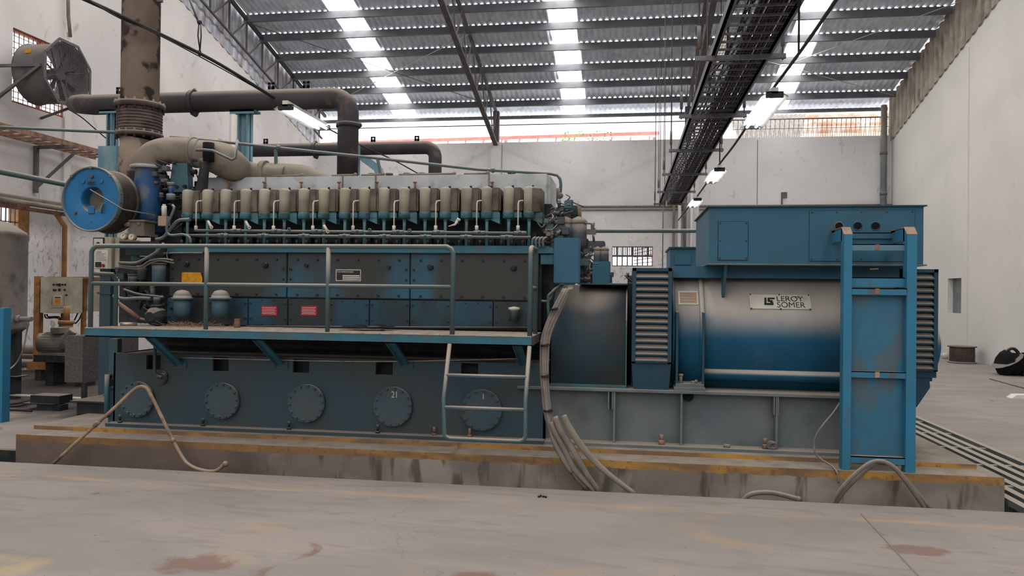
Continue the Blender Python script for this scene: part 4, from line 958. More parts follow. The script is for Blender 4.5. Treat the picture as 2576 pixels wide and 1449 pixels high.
louvre(q[0], q[1], 7.27, q[2], q[3], 14, .35, 'inlet_housing', 'louvred housing at the engine end', zt1, .02)
mk('front_casing', B().box(q[0], q[1]+.02, 7.5, 8.7, zt1+.01, q[3]-.02), 'gendark', al)
RS = .62; zc = zt1+.5
sx0, sx1 = P(1695, 840, 7.3).x, P(2309, 840, 7.3).x
mk('stator_housing', B().cyl((sx0, YA, zc), (sx1, YA, zc), RS, seg=96), 'gen', al, 'blue cylinder with thick pale dust over its upper half')
mk('end_ring', B().cyl((sx0-.01, YA, zc), (sx0+.015, YA, zc), RS+.02, seg=96), 'gendark', al)
x = P(1768, 800, 7.3).x; mk('stator_rib', B().cyl((x-.02, YA, zc), (x+.02, YA, zc), RS+.025, seg=96), 'gen', al)
# saddle under the terminal box
q = rectpx(1694, 672, 2120, 699, 7.5)
mk('top_saddle', B().box(sx0, sx1+.05, 7.5, 8.6, P(1900, 700, 7.5).z, P(1850, 670, 7.5).z), 'tbox', al)
# longitudinal tube near the base
a, c = P(1772, 942, 7.36), P(2300, 950, 7.36); mk('side_tube', B().cyl((a.x, 7.45, a.z), (c.x, 7.45, a.z), .058, seg=40), 'gen', al)
# foot with gussets
fo0, fo1 = P(1700, 960, 7.27).x, P(1772, 960, 7.27).x
ft = mk('foot', B().box(fo0-.015, fo1+.01, 7.27, 7.6, zt1, zt1+.03).box(fo0, fo1, 7.29, 7.7, zt1+.03, zt1+.065), 'bframe', al)
zg = P(1700, 780, 7.3).z
for x in (fo0, fo1-.02): mk('gusset', B().prism([(7.3, zt1+.06), (7.42, zt1+.06), (7.6, zg+.05), (7.45, zg), (7.3, zg-.02)], 'x', x, x+.022), 'gendark', ft)
p = P(1713, 950, 7.33); mk('jacking_bolt', B().cyl((p.x, 7.34, zt1+.06), (p.x, 7.34, zt1+.14), .016, seg=10).cyl((p.x, 7.34, zt1+.13), (p.x, 7.34, zt1+.15), .023, seg=8), 'duct', ft)
mk('foot_nut', B().cyl((p.x+.12, 7.36, zt1+.06), (p.x+.12, 7.36, zt1+.085), .028, seg=6).cyl((p.x+.19, 7.36, zt1+.06), (p.x+.19, 7.36, zt1+.08), .02, seg=6).ball((p.x+.14, 7.34, zt1+.085), .016), 'duct', ft)
mk('foot', B().box(sx1-.35, sx1-.05, 7.27, 7.6, zt1, zt1+.05), 'bframe', al)
# maker plate
def on_cyl(px, py):   # point of the stator surface behind a pixel
    d = ray(px, py); o_ = CAM
    A = d.y**2+d.z**2; Bq = 2*((o_.y-YA)*d.y+(o_.z-zc)*d.z); Cq = (o_.y-YA)**2+(o_.z-zc)**2-(RS+.012)**2
    t_ = (-Bq-math.sqrt(Bq*Bq-4*A*Cq))/2/A; return o_+d*t_
p00, p10, p01 = on_cyl(1884, 741), on_cyl(2037, 745), on_cyl(1887, 776)
def curved_plate(b, xa_, xb_, pa, pb, off, th):
    a0 = math.atan2(pa.z-zc, pa.y-YA); a1 = math.atan2(pb.z-zc, pb.y-YA); vs = []; n = 6
    a0 %= 2*math.pi; a1 %= 2*math.pi
    for r_ in (RS+off, RS+off+th):
        for i in range(n+1):
            t_ = a0+(a1-a0)*i/n
            for x_ in (xa_, xb_): vs.append((x_, YA+r_*math.cos(t_), zc+r_*math.sin(t_)))
    m_ = 2*(n+1); fs = []
    for o2 in (0, m_): fs += [(o2+2*i, o2+2*i+1, o2+2*i+3, o2+2*i+2) for i in range(n)]
    fs += [(2*i, 2*i+2, m_+2*i+2, m_+2*i) for i in range(n)]+[(2*i+1, 2*i+3, m_+2*i+3, m_+2*i+1) for i in range(n)]
    fs += [(0, 1, m_+1, m_), (2*n, 2*n+1, m_+2*n+1, m_+2*n)]; b.add(vs, fs); return a0, a1
b = B(); a0, a1 = curved_plate(b, p00.x, p10.x, p00, p01, .002, .012)
mp = mk('maker_plate', b, 'pale', al, 'white maker plate lettered LEROY SOMER')
def wrap(o, ang, zmid):   # lay flat x-y lettering on the drum: y goes up around it
    for v_ in o.data.vertices:
        x_, y_, z_ = v_.co; t_ = ang-y_/(RS+.014); r_ = RS+.0145+z_
        v_.co = (x_, YA+r_*math.cos(t_), zc+r_*math.sin(t_))
am = (a0+a1)/2; PW = p10.x-p00.x; PH = abs(a1-a0)*RS
def lay(name, polys, x0_, y0_, sc_):
    b2 = B()
    for pp in polys: b2.prism([(x0_+u_*sc_, y0_+v_*sc_) for u_, v_ in pp], 'z', 0, .0015)
    me = bpy.data.meshes.new(name); me.from_pydata(b2.v, [], b2.f); me.materials.append(M['ink']); o = bpy.data.objects.new(name, me)
    wrap(o, am, 0); org = world_of(mp)
    for v_ in me.vertices: v_.co = v_.co-org
    COL.objects.link(o); o.parent = mp; return o
H = PH*.54
lay('maker_logo', [[(.0, 0), (.26, 0), (.26, .0), (.33, 1), (.1, 1)], [(.2, 0), (1.0, 0), (1.05, .28), (.3, .28)], [(.72, .2), (1.02, .2), (.98, .52), (.62, .52)], [(.42, .42), (.95, .42), (.95, .66), (.40, .66)], [(.40, .5), (.66, .5), (.66, .9), (.44, .9)], [(.44, .78), (1.2, .78), (1.25, 1), (.44, 1)]], p00.x+PW*.235, -H/2, H)
def laytext(s_, size, x_, y_, sx_):
    c_ = bpy.data.curves.new('t', 'FONT'); c_.body = s_; c_.size = size; c_.extrude = .0007; t_ = bpy.data.objects.new('t', c_); COL.objects.link(t_); bpy.context.view_layer.update()
    me = bpy.data.meshes.new_from_object(t_.evaluated_get(bpy.context.evaluated_depsgraph_get())); bpy.data.objects.remove(t_)
    me.materials.clear(); me.materials.append(M['ink'])
    for v_ in me.vertices: v_.co = (x_+v_.co.x*sx_, y_+v_.co.y, v_.co.z+.0007)
    o = bpy.data.objects.new('plate_lettering', me); wrap(o, am, 0); org = world_of(mp)
    for v_ in me.vertices: v_.co = v_.co-org
    COL.objects.link(o); o.parent = mp
laytext('LEROY', .082, p00.x+PW*.44, .003, .98); laytext('SOMER', .082, p00.x+PW*.44, -.063, .98); laytext('TM', .022, p00.x+PW*.745, .045, 1)
for u_ in (.02, .5, .98):
    for v_ in (a0, a1): mk('plate_rivet', B().ball((p00.x+PW*u_, YA+(RS+.014)*math.cos(v_), zc+(RS+.014)*math.sin(v_)), .008, 8), 'dark', mp)
pa, pb, pc = on_cyl(1706, 731), on_cyl(1755, 731), on_cyl(1708, 765)
b = B(); curved_plate(b, pa.x, pb.x, pa, pc, .002, .006); rp = mk('rating_plate', b, 'pale', al, 'small beige rating plate')
b = B(); qa, qc = on_cyl(1708, 734), on_cyl(1708, 762); curved_plate(b, pa.x+.012, pb.x-.012, qa, qc, .006, .004); mk('rating_face', b, 'brown', rp)
for k, yy_ in enumerate((738, 743, 751, 757)): b = B(); curved_plate(b, pa.x+.02, pb.x-.02-.02*(k % 2), on_cyl(1708, yy_), on_cyl(1708, yy_+1.3), .009, .003); mk('text_line', b, 'rustp', rp)
# terminal box
YT = 7.22
q = rectpx(1783, 524, 2323, 664, YT); zb0, zb1 = P(2050, 664, YT).z, P(2050, 521, YT).z
tb = mk('terminal_box', B().box(q[0], q[1], YT, 8.55, zb0, zb1), 'tbox', al, 'long blue terminal box on top')
mk('box_lid', B().box(q[0]-.02, q[1]+.02, YT-.03, 8.58, zb1, zb1+.012), 'gendark', tb)
mk('box_base', B().box(q[0]-.01, q[1]+.02, YT-.03, 8.55, zb0-.012, zb0), 'bframe', tb)
c_ = rectpx(1807, 558, 1881, 654, YT); mk('cover_outline', B().box(c_[0]-.006, c_[1]+.006, YT-.002, YT+.001, c_[2]-.007, c_[3]+.004), 'dark', tb); d_ = mk('access_cover', B().box(c_[0], c_[1], YT-.008, YT, c_[2], c_[3], .002), 'tbox', tb)  # dark outline plate added behind each cover so its groove shows
b = B()
for x_ in (c_[0]+.015, c_[1]-.015):
    for k in range(3): z_ = c_[2]+.015+(c_[3]-c_[2]-.03)*k/2; b.cyl((x_, YT-.006, z_), (x_, YT-.013, z_), .007, seg=8)
mk('cover_screws', b, 'dark', d_)
c_ = rectpx(2036, 530, 2300, 657, YT); mk('cover_outline', B().box(c_[0]-.004, c_[1]+.004, YT-.002, YT+.001, c_[2]-.006, c_[3]+.003), 'dark', tb); b = B().box(c_[0], c_[1], YT-.006, YT, c_[2], c_[3]); d_ = mk('access_cover', b, 'tbox', tb)
b = B()
for k in range(5): x_ = c_[0]+.02+(c_[1]-c_[0]-.04)*k/4; b.cyl((x_, YT-.005, c_[3]-.015), (x_, YT-.012, c_[3]-.015), .006, seg=8); b.cyl((x_, YT-.005, c_[2]+.015), (x_, YT-.012, c_[2]+.015), .006, seg=8)
mk('cover_screws', b, 'dark', d_)
for px in (2110, 2157, 2202):
    c = P(px, 569, YT); mk('cable_hole', B().cyl((c.x, YT-.009, c.z), (c.x, YT-.004, c.z), .035, seg=28), 'black', tb)
    mk('hole_rim', B().torus((c.x, YT-.008, c.z), (0, 1, 0), .037, .004, 28, 6), 'gendark' if px > 2120 else 'rustp', tb)
x = P(1823, 700, 7.35).x; mk('box_gusset', B().prism([(7.26, zb0-.01), (7.5, zb0-.01), (7.5, P(1823, 745, 7.4).z-.02), (7.42, P(1823, 745, 7.4).z)], 'x', x-.012, x+.012), 'tbox', al)
mk('brace_bar', B().bar(P(2190, 677, 7.4), P(2290, 671, 8.0), .012), 'white', al)
# right louvre, skirt and end dome
q = rectpx(2262, 677, 2360, 934, 7.5)
louvre(q[0], q[1], 7.5, q[2], q[3], 15, .5, 'outlet_housing', 'louvred housing at the far right end', q[2]-.06, .0)
mk('end_skirt', B().prism([(q[0], q[2]), (q[1]-.03, q[2]), (q[1]-.05, q[2]-.1), (P(2340, 980, 7.55).x, P(2340, 975, 7.55).z), (P(2306, 1035, 7.55).x, zt1-.12), (q[0], zt1-.12)], 'y', 7.55, 8.4), 'gendark', al)
mk('end_casing', B().box(q[0], q[1]-.01, 7.6, 8.6, q[2]-.1, q[3]-.02), 'gendark', al)
cz = P(2370, 868, 8.05).z
mk('end_dome', B().lathe([(.30, 0), (.29, .06), (.25, .12), (.17, .155), (.001, .17)], (q[1]-.02, 7.95, cz+.0), (1, 0, 0), 40, cap=False), 'gen', al, 'domed bearing cover')

# ================================================================== BLUE CABLE RISER FRAME
cf = thing('cable_riser_frame', 'tall bright blue channel frame standing on the plinth in front of the terminal box', 'cable frame', (2.05, 6.9, .19))
YF_ = 6.82
xs_ = [P(2121, 900, YF_).x, P(2138, 900, YF_).x, P(2280, 900, YF_).x, P(2305, 900, YF_).x]
zF = P(2300, 590, YF_).z; zT = P(2300, 572, YF_+.05).z+.02
def post(xa_, xb_):
    wd = xb_-xa_
    b = B().prism([(YF_, .19), (YF_+.1, .19), (YF_+.1, zF+.05), (YF_+.07, zF+.06), (YF_, zF)], 'x', xa_, xb_)
    return mk('upright', b, 'ladder', cf)
post(xs_[0]-.0, xs_[1]+.012); post(xs_[2], xs_[3])
for xa_, xb_ in ((xs_[0], xs_[1]+.012), (xs_[2], xs_[3])):
    b = B().prism([(YF_-.002, zF), (YF_+.07, zF+.065), (YF_+.07, zF+.07), (YF_-.002, zF+.005)], 'x', xa_-.005, xb_+.002).box(xa_-.005, xb_, YF_+.07, YT+.0, zF+.06, zF+.07)
    mk('top_arm_cap', b, 'rustp', cf, 'rust brown top face')
    mk('top_arm', B().box(xa_, xa_+.012, YF_+.07, YT-.01, zF-.05, zF+.065).box(xa_, xb_, YF_+.3, YT-.01, zF+.045, zF+.06), 'ladder', cf)
def cross(y0, y1, Y, D, mt='ladder', lab=None):
    q = rectpx(2138, y0, 2282, y1, Y); mk('cross_bar', B().box(xs_[1]+.01, xs_[2]+.003, Y, Y+.012, q[2], q[3]).box(xs_[1]+.01, xs_[2], Y, Y+D, q[3]-.008, q[3]), mt, cf, lab)
cross(614, 630, YF_+.06, .03, 'post', 'faded grey blue cross bar'); cross(698, 722, YF_+.05, .03); cross(725, 742, YF_+.0, .06); cross(935, 951, YF_+.01, .06); cross(1150, 1167, YF_+.01, .07)
cross(585, 600, YT-.03, .02, 'tbox')
q = rectpx(2138, 742, 2282, 1150, YF_+.09); mk('back_plate', B().box(xs_[1], xs_[2], YF_+.085, YF_+.09, q[2], q[3]+.06), 'ladderp', cf)
for px, py, Y, mt, w_ in ((2207, 622, YF_+.058, 'rustp', 9), (2207, 733, YF_-.002, 'rustp', 8), (2207, 943, YF_+.008, 'brown', 9)):
    q = rectpx(px-w_/2-1, py-7, px+w_/2+1, py+7, Y); mk('label_patch', B().box(q[0], q[1], Y-.002, Y+.002, q[2], q[3]), mt, cf)

# ================================================================== EXHAUST
YS = 8.75
def Zs(py, Y=YS): return P(353, py, Y).z
st = thing('exhaust_stack', 'tall rusty flaking exhaust chimney with a bellows above the left end of the engine', 'chimney', (P(353, 400, YS).x, YS, Zs(430)))
sx = P(353, 200, YS).x; rs_ = 49/FPX*YS*1.0
mk('upper_pipe', B().cyl((sx, YS, Zs(262)), (sx, YS, 10.8), rs_, seg=48), 'stack', st)
sb = P(330, 420, YS).x
mk('lower_pipe', B().cyl((sb, YS, Zs(470)), (sx-.01, YS, Zs(350)), rs_*.72, rs_*.95, seg=36), 'stack', st)
b = B(); zz0, zz1 = Zs(337), Zs(276); n = 8; prof = []
for i in range(n):
    z = zz0+(zz1-zz0)*i/n; h = (zz1-zz0)/n; prof += [(rs_*1.13, z), (rs_*1.19, z+h*.3), (rs_*1.19, z+h*.55), (rs_*1.13, z+h*.8)]
prof.append((rs_*1.13, zz1)); mk('bellows', b.lathe(prof, (sx, YS, 0), (0, 0, 1), 48, cap=False), 'bellows', st)
for za, zb_, k in ((Zs(276), Zs(262), 1.32), (Zs(347), Zs(337), 1.25)):
    f = mk('flange', B().cyl((sx, YS, za), (sx, YS, zb_), rs_*k, seg=48), 'bellows', st)
    for i in range(16): a = i*math.pi/8; mk('bolt', B().cyl((sx+rs_*k*.93*math.cos(a), YS+rs_*k*.93*math.sin(a), za-.03), (sx+rs_*k*.93*math.cos(a), YS+rs_*k*.93*math.sin(a), zb_+.025), .014, seg=6), 'bellows', f)
mk('lug', B().box(sx+rs_*.9, sx+rs_+.06, YS-.02, YS+.02, Zs(8), Zs(-30)).box(sx-rs_-.02, sx-rs_+.04, YS-.02, YS+.02, Zs(262), Zs(250)), 'steel', st)

def exhaust(label, Y, ya, yb, xa_, xb_, ydown, r, flanges, lugs, leftpts=None):
    t = thing('exhaust_pipe', label, 'pipe', (P(xb_, ydown, Y).x, Y, P(xb_, ydown, Y).z))
    zc_ = P((xa_+xb_)/2, (ya+yb)/2, Y).z; x1 = P(xb_, 300, Y).x; x0 = P(xa_, 260, Y).x; R_ = r*1.55
    pts = []
    if leftpts: pts += leftpts
    pts.append(Vector((x0, Y, zc_))); pts.append(Vector(((x0+x1)/2, Y, zc_)))
    for i in range(9): a = math.pi/2*(1-i/8); pts.append(Vector((x1-R_+R_*math.cos(a), Y, zc_-R_+R_*math.sin(a))))
    pts.append(Vector((x1, Y, P(xb_, ydown, Y).z)))
    mk('pipe_run', B().tube(pts, r, 32), 'exh', t)
    for px in flanges: x = P(px, 250, Y).x; mk('flange', B().cyl((x-.03, Y, zc_), (x+.03, Y, zc_), r*1.16, seg=32).cyl((x-.02, Y, zc_+r), (x+.03, Y, zc_+r*1.22), .03, seg=8).cyl((x-.02, Y, zc_-r), (x+.05, Y, zc_-r*1.25), .04, seg=8), 'exh', t)
    for px in lugs:
        x = P(px, 250, Y).x; b = B().box(x-.045, x-.015, Y-.01, Y+.01, zc_+r-.02, zc_+r+.1).box(x+.015, x+.045, Y-.01, Y+.01, zc_+r-.02, zc_+r+.1).box(x-.045, x+.045, Y-.01, Y+.01, zc_+r+.075, zc_+r+.1).box(x-.045, x+.045, Y-.01, Y+.01, zc_+r-.02, zc_+r+.045); mk('lifting_lug', b, 'exh', t)
    p = P(xb_+22, ydown-(130 if Y < 12 else 215), Y); z_ = p.z; mk('flange', B().cyl((x1, Y, z_-.03), (x1, Y, z_+.03), r*1.14, seg=32).ball((x1+r*1.15, Y, z_), .035), 'exh', t)
    return t, zc_, x1
Y1 = 10.0
lp = [P(168, 262, 12.6), P(180, 262, 11.8), P(200, 262, 10.2)]
t, z1_, x1_ = exhaust('larger dark exhaust pipe running right from behind the chimney and bending down', Y1, 228, 282, 235, 876, 445, 27.5/FPX*Y1, (487,), (300, 682, 770), [P(192, 262, 11.2), P(212, 262, 10.05)])
t, z2_, x2_ = exhaust('thinner dark exhaust pipe further back, bending down above the middle of the engine', 14.0, 358, 392, 600, 1096, 660, 17/FPX*14.0, (795,), (670, 940, 1050))
def bpost(px, y0, y1, w_, Y, label, gus=True, parent=None):
    x = P(px, (y0+y1)/2, Y).x; z1 = P(px, y0, Y).z; z0 = .0; h = w_/2/FPX*Y
    t = thing('pipe_support_post', label, 'post', (x, Y, 0))
    mk('post', B().box(x-h, x-h+.02, Y-.08, Y+.08, z0, z1).box(x+h-.02, x+h, Y-.08, Y+.08, z0, z1).box(x-h, x+h, Y-.01, Y+.01, z0, z1), 'post', t)
    mk('top_plate', B().box(x-h-.1, x+h+.1, Y-.1, Y+.1, z1-.02, z1+.01).box(x-h-.1, x+h+.1, Y-.1, Y-.09, z1-.05, z1+.01), 'post', t)
bpost(616, 281, 445, 30, 9.95, 'pale blue channel post holding up the nearer exhaust pipe right of the bellows')
bpost(283, 280, 365, 16, 10.0, 'pale blue channel post partly hidden behind the bellows')
q = rectpx(246, 367, 292, 450, 9.4); mk('teal_bracket_box', B().box(q[0], q[1], 9.4, 9.8, q[2], q[3]).box(q[1]-.05, q[1]-.01, 9.72, 9.78, 0, q[2]), 'post', None, 'pale teal box bracket behind the top of the blue filter drum', 'bracket')
a, c = P(915, 398, 10.05), P(952, 425, 10.05)
mk('pipe_bracket', B().bar(a, c, .08, .1).bar(P(905, 396, 10.05), a, .06, .06).bar(c, P(957, 445, 10.05), .1, .1).box(P(900, 390, 10.05).x, P(903, 390, 10.05).x, 10.0, 10.1, P(900, 440, 10.05).z, P(900, 365, 10.05).z), 'post', None, 'blue angled bracket beside the downturned end of the nearer exhaust pipe', 'bracket')

# ================================================================== EXHAUST FAN IN THE LEFT WALL
XF = -10.9
c = PX(171, 186, XF); RF = .60
fan = thing('exhaust_fan', 'large dirty axial exhaust fan with a mesh guard hanging from the upper left window', 'fan', (XF, c.y, c.z-RF))
mk('shroud', B().lathe([(RF*.94, -.72), (RF*.99, -.72), (RF*.95, -.69), (RF*.95, -.05), (RF*1.02, 0), (RF*.98, 0), (RF*.92, -.05), (RF*.92, -.7), (RF*.94, -.72)], c, (1, 0, 0), 40, cap=False), 'steel', fan)
b = B()
for i in range(8):
    a0_, a1_ = math.pi/4*i+math.pi/8, math.pi/4*(i+1)+math.pi/8; R8 = RF*1.1
    b.bar((XF+.01, c.y+R8*math.cos(a0_), c.z+R8*math.sin(a0_)), (XF+.01, c.y+R8*math.cos(a1_), c.z+R8*math.sin(a1_)), .02, .05)
mk('octagon_frame', b, 'steel', fan)
b = B()
for i in range(-15, 16):
    h = i*RF/15.5; s_ = math.sqrt(max(0, (RF*1.02)**2-h*h))
    b.bar((XF+.02, c.y+h, c.z-s_), (XF+.02, c.y+h, c.z+s_), .004); b.bar((XF+.02, c.y-s_, c.z+h), (XF+.02, c.y+s_, c.z+h), .004)
mk('guard_grille', b, 'steel', fan)
mk('hub', B().cyl((XF-.32, c.y, c.z), (XF-.16, c.y, c.z), .12, seg=20).cyl((XF-.6, c.y, c.z), (XF-.32, c.y, c.z), .1, seg=20), 'steel', fan)
for i in range(8):
    a = i*math.pi/4+.35; u_ = Vector((0, math.cos(a), math.sin(a))); v_ = Vector((.5, -math.sin(a)*.8, math.cos(a)*.8)); p = Vector((XF-.24, c.y, c.z))
    n_ = u_.cross(v_).normalized()*.006
    pl_ = [p+u_*.1-v_*.03, p+u_*.5-v_*.055, p+u_*.52+v_*.055, p+u_*.1+v_*.03]
    mk('fan_blade', B().add([k_+n_ for k_ in pl_]+[k_-n_ for k_ in pl_], [(0, 1, 2, 3), (7, 6, 5, 4), (0, 4, 5, 1), (1, 5, 6, 2), (2, 6, 7, 3), (3, 7, 4, 0)]), 'dark', fan)
for a in (0.3, 1.87, 3.44, 5.0):
    mk('spoke', B().bar((XF-.08, c.y+.1*math.cos(a), c.z+.1*math.sin(a)), (XF-.08, c.y+RF*.92*math.cos(a), c.z+RF*.92*math.sin(a)), .02, .02), 'steel', fan)
mk('mounting_strut', B().bar((XF-.1, c.y-RF, c.z+.0), (XL-.05, c.y-RF-.05, c.z), .05, .05), 'steel', fan)
mk('mounting_strut', B().bar((XF-.1, c.y-RF, c.z), (XL-.05, c.y-RF-.02, c.z-.65), .05, .05), 'steel', fan)
mk('mounting_strut', B().bar((XF-.05, c.y+.4, c.z-RF+.1), (XL-.05, c.y+.5, c.z-RF-.15), .04, .04), 'steel', fan)
p = PX(77, 147, XF-.4); mk('fan_label', B().box(XF-.5, XF-.38, c.y-RF*.86, c.y-RF*.84, c.z+.27, c.z+.34), 'yellow', fan)
mk('fan_cable', B().tube([PX(172, 275, -11.0), PX(205, 295, -11.0), PX(240, 325, -11.0), PX(275, 355, -11.0)], .012, 6, smooth_n=4), 'blackcable', None, 'black cable sagging from the exhaust fan towards the chimney', 'cable')
p0, p1 = PX(171, -20, -11.8), PX(176, 92, -11.8)
mk('hanging_conduit', B().tube([p0, PX(172, 40, -11.8), PX(177, 93, -11.8)], .035, 8), 'duct', None, 'short dusty conduit end hanging on the left wall above the fan', 'conduit')

# ================================================================== LEFT WALL SERVICES
tr = thing('wall_tray', 'brown ladder tray on brackets along the left wall below the fan', 'cable tray', (-11.5, 13, PX(100, 345, -11.5).z))
ta, tb_ = PX(-40, 303, -11.2), PX(250, 383, -11.2); zt_ = (ta.z+tb_.z)/2
for X_ in (-11.2, -11.75): mk('side_rail', B().bar((X_, ta.y, zt_), (X_, tb_.y+.6, zt_), .03, .1), 'rustp', tr)
for i in range(14): y = ta.y+(tb_.y+.4-ta.y)*i/13; mk('rung', B().bar((-11.75, y, zt_-.03), (-11.2, y, zt_-.03), .05, .03), 'rustp', tr)
for px in (165,): y = PX(px, 360, -11.2).y; mk('bracket', B().bar((-11.9, y, zt_-.08), (-11.1, y, zt_-.08), .06).bar((-11.85, y, zt_-.1), (-11.85, y, zt_-1.0), .07).bar((-11.85, y, zt_-.9), (-11.2, y+.3, zt_-.12), .05), 'steel', tr)
for k, (ya, yb, r, X_, mt, lb) in enumerate(((433, 461, .055, -11.3, 'rail', 'teal'), (494, 516, .06, -11.5, 'duct', 'dusty grey'), (503, 523, .05, -11.4, 'duct', 'thinner dusty grey'), (522, 533, .04, -11.6, 'rustp', 'pinkish brown'))):
    a, c = PX(-10, ya, X_), PX(165, yb, X_)
    mk('wall_pipe', B().cyl((X_, a.y-.5, (a.z+c.z)/2), (X_, c.y+2.5, (a.z+c.z)/2), r, seg=14), mt, None, lb+' pipe running along the left wall towards the blue filter drum, '+['topmost', 'second down', 'third down', 'lowest'][k], 'pipe')
a, c = PX(139, 534, -11.6), PX(163, 570, -11.6); d = PX(163, 700, -11.6)
mk('riser_pipe', B().tube([a, c, Vector((-11.6, c.y, 0))], .05, 10), 'orange', None, 'orange brown pipe dropping down the left wall behind the control cabinets', 'pipe')

# pressure tank
X_t, Y_t = -9.2, 10.0
tk = thing('pressure_tank', 'tall grey pressure tank cut off by the left edge of the photo', 'tank', (P(-45, 900, Y_t).x, Y_t, 0))
cx_ = P(-45, 700, Y_t).x; R_ = P(42, 700, Y_t).x-cx_
z0, z1 = P(20, 828, Y_t).z, P(20, 592, Y_t).z
mk('tank_shell', B().lathe([(.05, z0-.25), (R_*.6, z0-.18), (R_*.96, z0-.02), (R_, z0), (R_*1.01, z0+.02), (R_, z0+.04), (R_, z1), (R_*1.01, z1+.01), (R_*.96, z1+.06), (R_*.6, z1+.2), (.05, z1+.25)], (cx_, Y_t, 0), (0, 0, 1), 56, cap=False), 'tank', tk)
for a in (-.9, .25, 2.4, 3.8): x = cx_+R_*.86*math.cos(a); y = Y_t+R_*.86*math.sin(a); mk('leg', B().box(x-.05, x+.05, y-.05, y+.05, 0, z0+.1).box(x-.12, x+.12, y-.12, y+.12, .33, .345), 'dark', tk)
p = P(8, 620, 9.6); mk('level_gauge', B().cyl((p.x, Y_t-R_-.04, P(8, 805, 9.5).z), (p.x, Y_t-R_-.04, P(8, 610, 9.5).z), .02, seg=10), 'black', tk)
p = P(40, 802, Y_t); mk('outlet_stub', B().cyl((cx_+R_-.02, Y_t, p.z), (P(80, 802, Y_t).x, Y_t, p.z), .035, seg=14).cyl((P(44, 802, Y_t).x, Y_t, p.z), (P(52, 802, Y_t).x, Y_t, p.z), .055, seg=16).cyl((P(70, 812, Y_t).x, Y_t, p.z-.09), (P(70, 812, Y_t).x, Y_t, p.z), .02, seg=8), 'tank', tk)
mk('drain_hose', B().tube([P(72, 812, 9.98), P(66, 840, 9.98), P(58, 880, 9.9), P(40, 915, 9.9), P(5, 945, 9.6), P(-30, 985, 9.3)], .012, 8, smooth_n=4), 'cable', None, 'thin grey hose drooping from the grey tank outlet', 'hose')
mk('edge_post', B().box(P(-25, 950, 8.3).x, P(6, 950, 8.3).x, 8.3, 8.42, 0, P(0, 775, 8.3).z), 'ladder', None, 'bright blue post at the very left edge of the photo', 'post')
# stand with two control cabinets
YCb = 12.2
stn = thing('cabinet_stand', 'orange brown steel stand carrying the cream control cabinets', 'stand', (P(150, 950, YCb).x, YCb, 0))
def bx2(name, x0, y0, x1, y1, Y, D, mt, par, lab=None, bev=0):
    q = rectpx(x0, y0, x1, y1, Y); o = mk(name, B().box(q[0], q[1], Y, Y+D, q[2], q[3], bev), mt, par)
    if lab: o['label'] = lab
    return o
q = rectpx(84, 695, 98, 925, YCb)
x0_, x1_ = q[0], P(230, 800, YCb).x
mk('leg', B().box(q[0], q[1], YCb, YCb+.1, .25, q[3]), 'orange', stn)
for px in (158, 208): x = P(px, 800, YCb+.4).x; mk('leg', B().box(x, x+.06, YCb+.35, YCb+.42, .25, q[3]-.05), 'orange', stn)
q2 = rectpx(72, 911, 175, 930, YCb); mk('base_rail', B().box(q2[0], x1_+.2, YCb-.05, YCb+.1, q2[2], q2[3]).box(q2[0], q2[0]+.1, YCb, YCb+1.2, q2[2], q2[3]), 'orange', stn)
mk('top_rail', B().box(q[0], x1_, YCb+.32, YCb+.42, q[3]-.03, q[3]), 'orange', stn)
for px in (90, 150): x = P(px, 940, YCb).x; mk('foot_block', B().box(x, x+.12, YCb-.02, YCb+.2, 0, q2[2]), 'orange' if px > 100 else 'dark', stn)
cbn = thing('control_cabinet', 'cream control cabinet with buttons and a yellow warning label, on the orange stand', 'control cabinet', (P(150, 785, YCb).x, YCb, P(150, 788, YCb).z))
q = rectpx(97, 697, 172, 788, YCb-.06); bo = mk('body', B().box(q[0], q[1], YCb-.02, YCb+.3, q[2], q[3], .006), 'cream', cbn)
qd = rectpx(124, 699, 172, 788, YCb-.08); mk('door', B().box(qd[0], qd[1], YCb-.06, YCb-.02, qd[2], qd[3], .004), 'cream', cbn)
for px, py in ((136, 716), (144, 716), (158, 716), (165, 716), (164, 729), (168, 742)): p = P(px, py, YCb-.06); mk('push_button', B().cyl((p.x, YCb-.06, p.z), (p.x, YCb-.085, p.z), .016, seg=10), 'ink', cbn)
for a_ in ((147, 713, 153, 720), (134, 727, 142, 732), (147, 726, 153, 732)): q = rectpx(*a_, YCb-.06); mk('meter', B().box(q[0], q[1], YCb-.075, YCb-.06, q[2], q[3]), 'ink', cbn)
q = rectpx(137, 744, 155, 767, YCb-.06); wl = mk('warning_label', B().box(q[0], q[1], YCb-.066, YCb-.06, q[2], q[3]), 'pale', cbn, 'yellow warning label')
mk('label_face', B().box(q[0]+.01, q[1]-.01, YCb-.069, YCb-.066, q[2]+.01, q[3]-.05), 'yellow', wl); mk('label_line', B().box(q[0]+.015, q[1]-.015, YCb-.069, YCb-.066, q[3]-.04, q[3]-.02), 'ink', wl)
b = B()
for x0, y0, x1, y1 in ((130, 775, 160, 773), (131, 745, 130, 768), (161, 742, 161, 775)): b.bar(P(x0, y0, YCb-.062), P(x1, y1, YCb-.062), .008, .004, (0, 1, 0))
mk('scratch_marks', b, 'rustp', cbn)
cb2 = thing('control_cabinet', 'plain cream control cabinet half hidden behind the walkway post, on the orange stand', 'control cabinet', (P(215, 785, YCb+.5).x, YCb+.5, P(215, 785, YCb+.5).z))
q = rectpx(178, 696, 252, 783, YCb+.45); mk('body', B().box(q[0], q[1], YCb+.48, YCb+.8, q[2], q[3], .006), 'cream', cb2)
q = rectpx(205, 697, 252, 783, YCb+.45); mk('door', B().box(q[0], q[1], YCb+.44, YCb+.48, q[2], q[3], .004), 'cream', cb2)
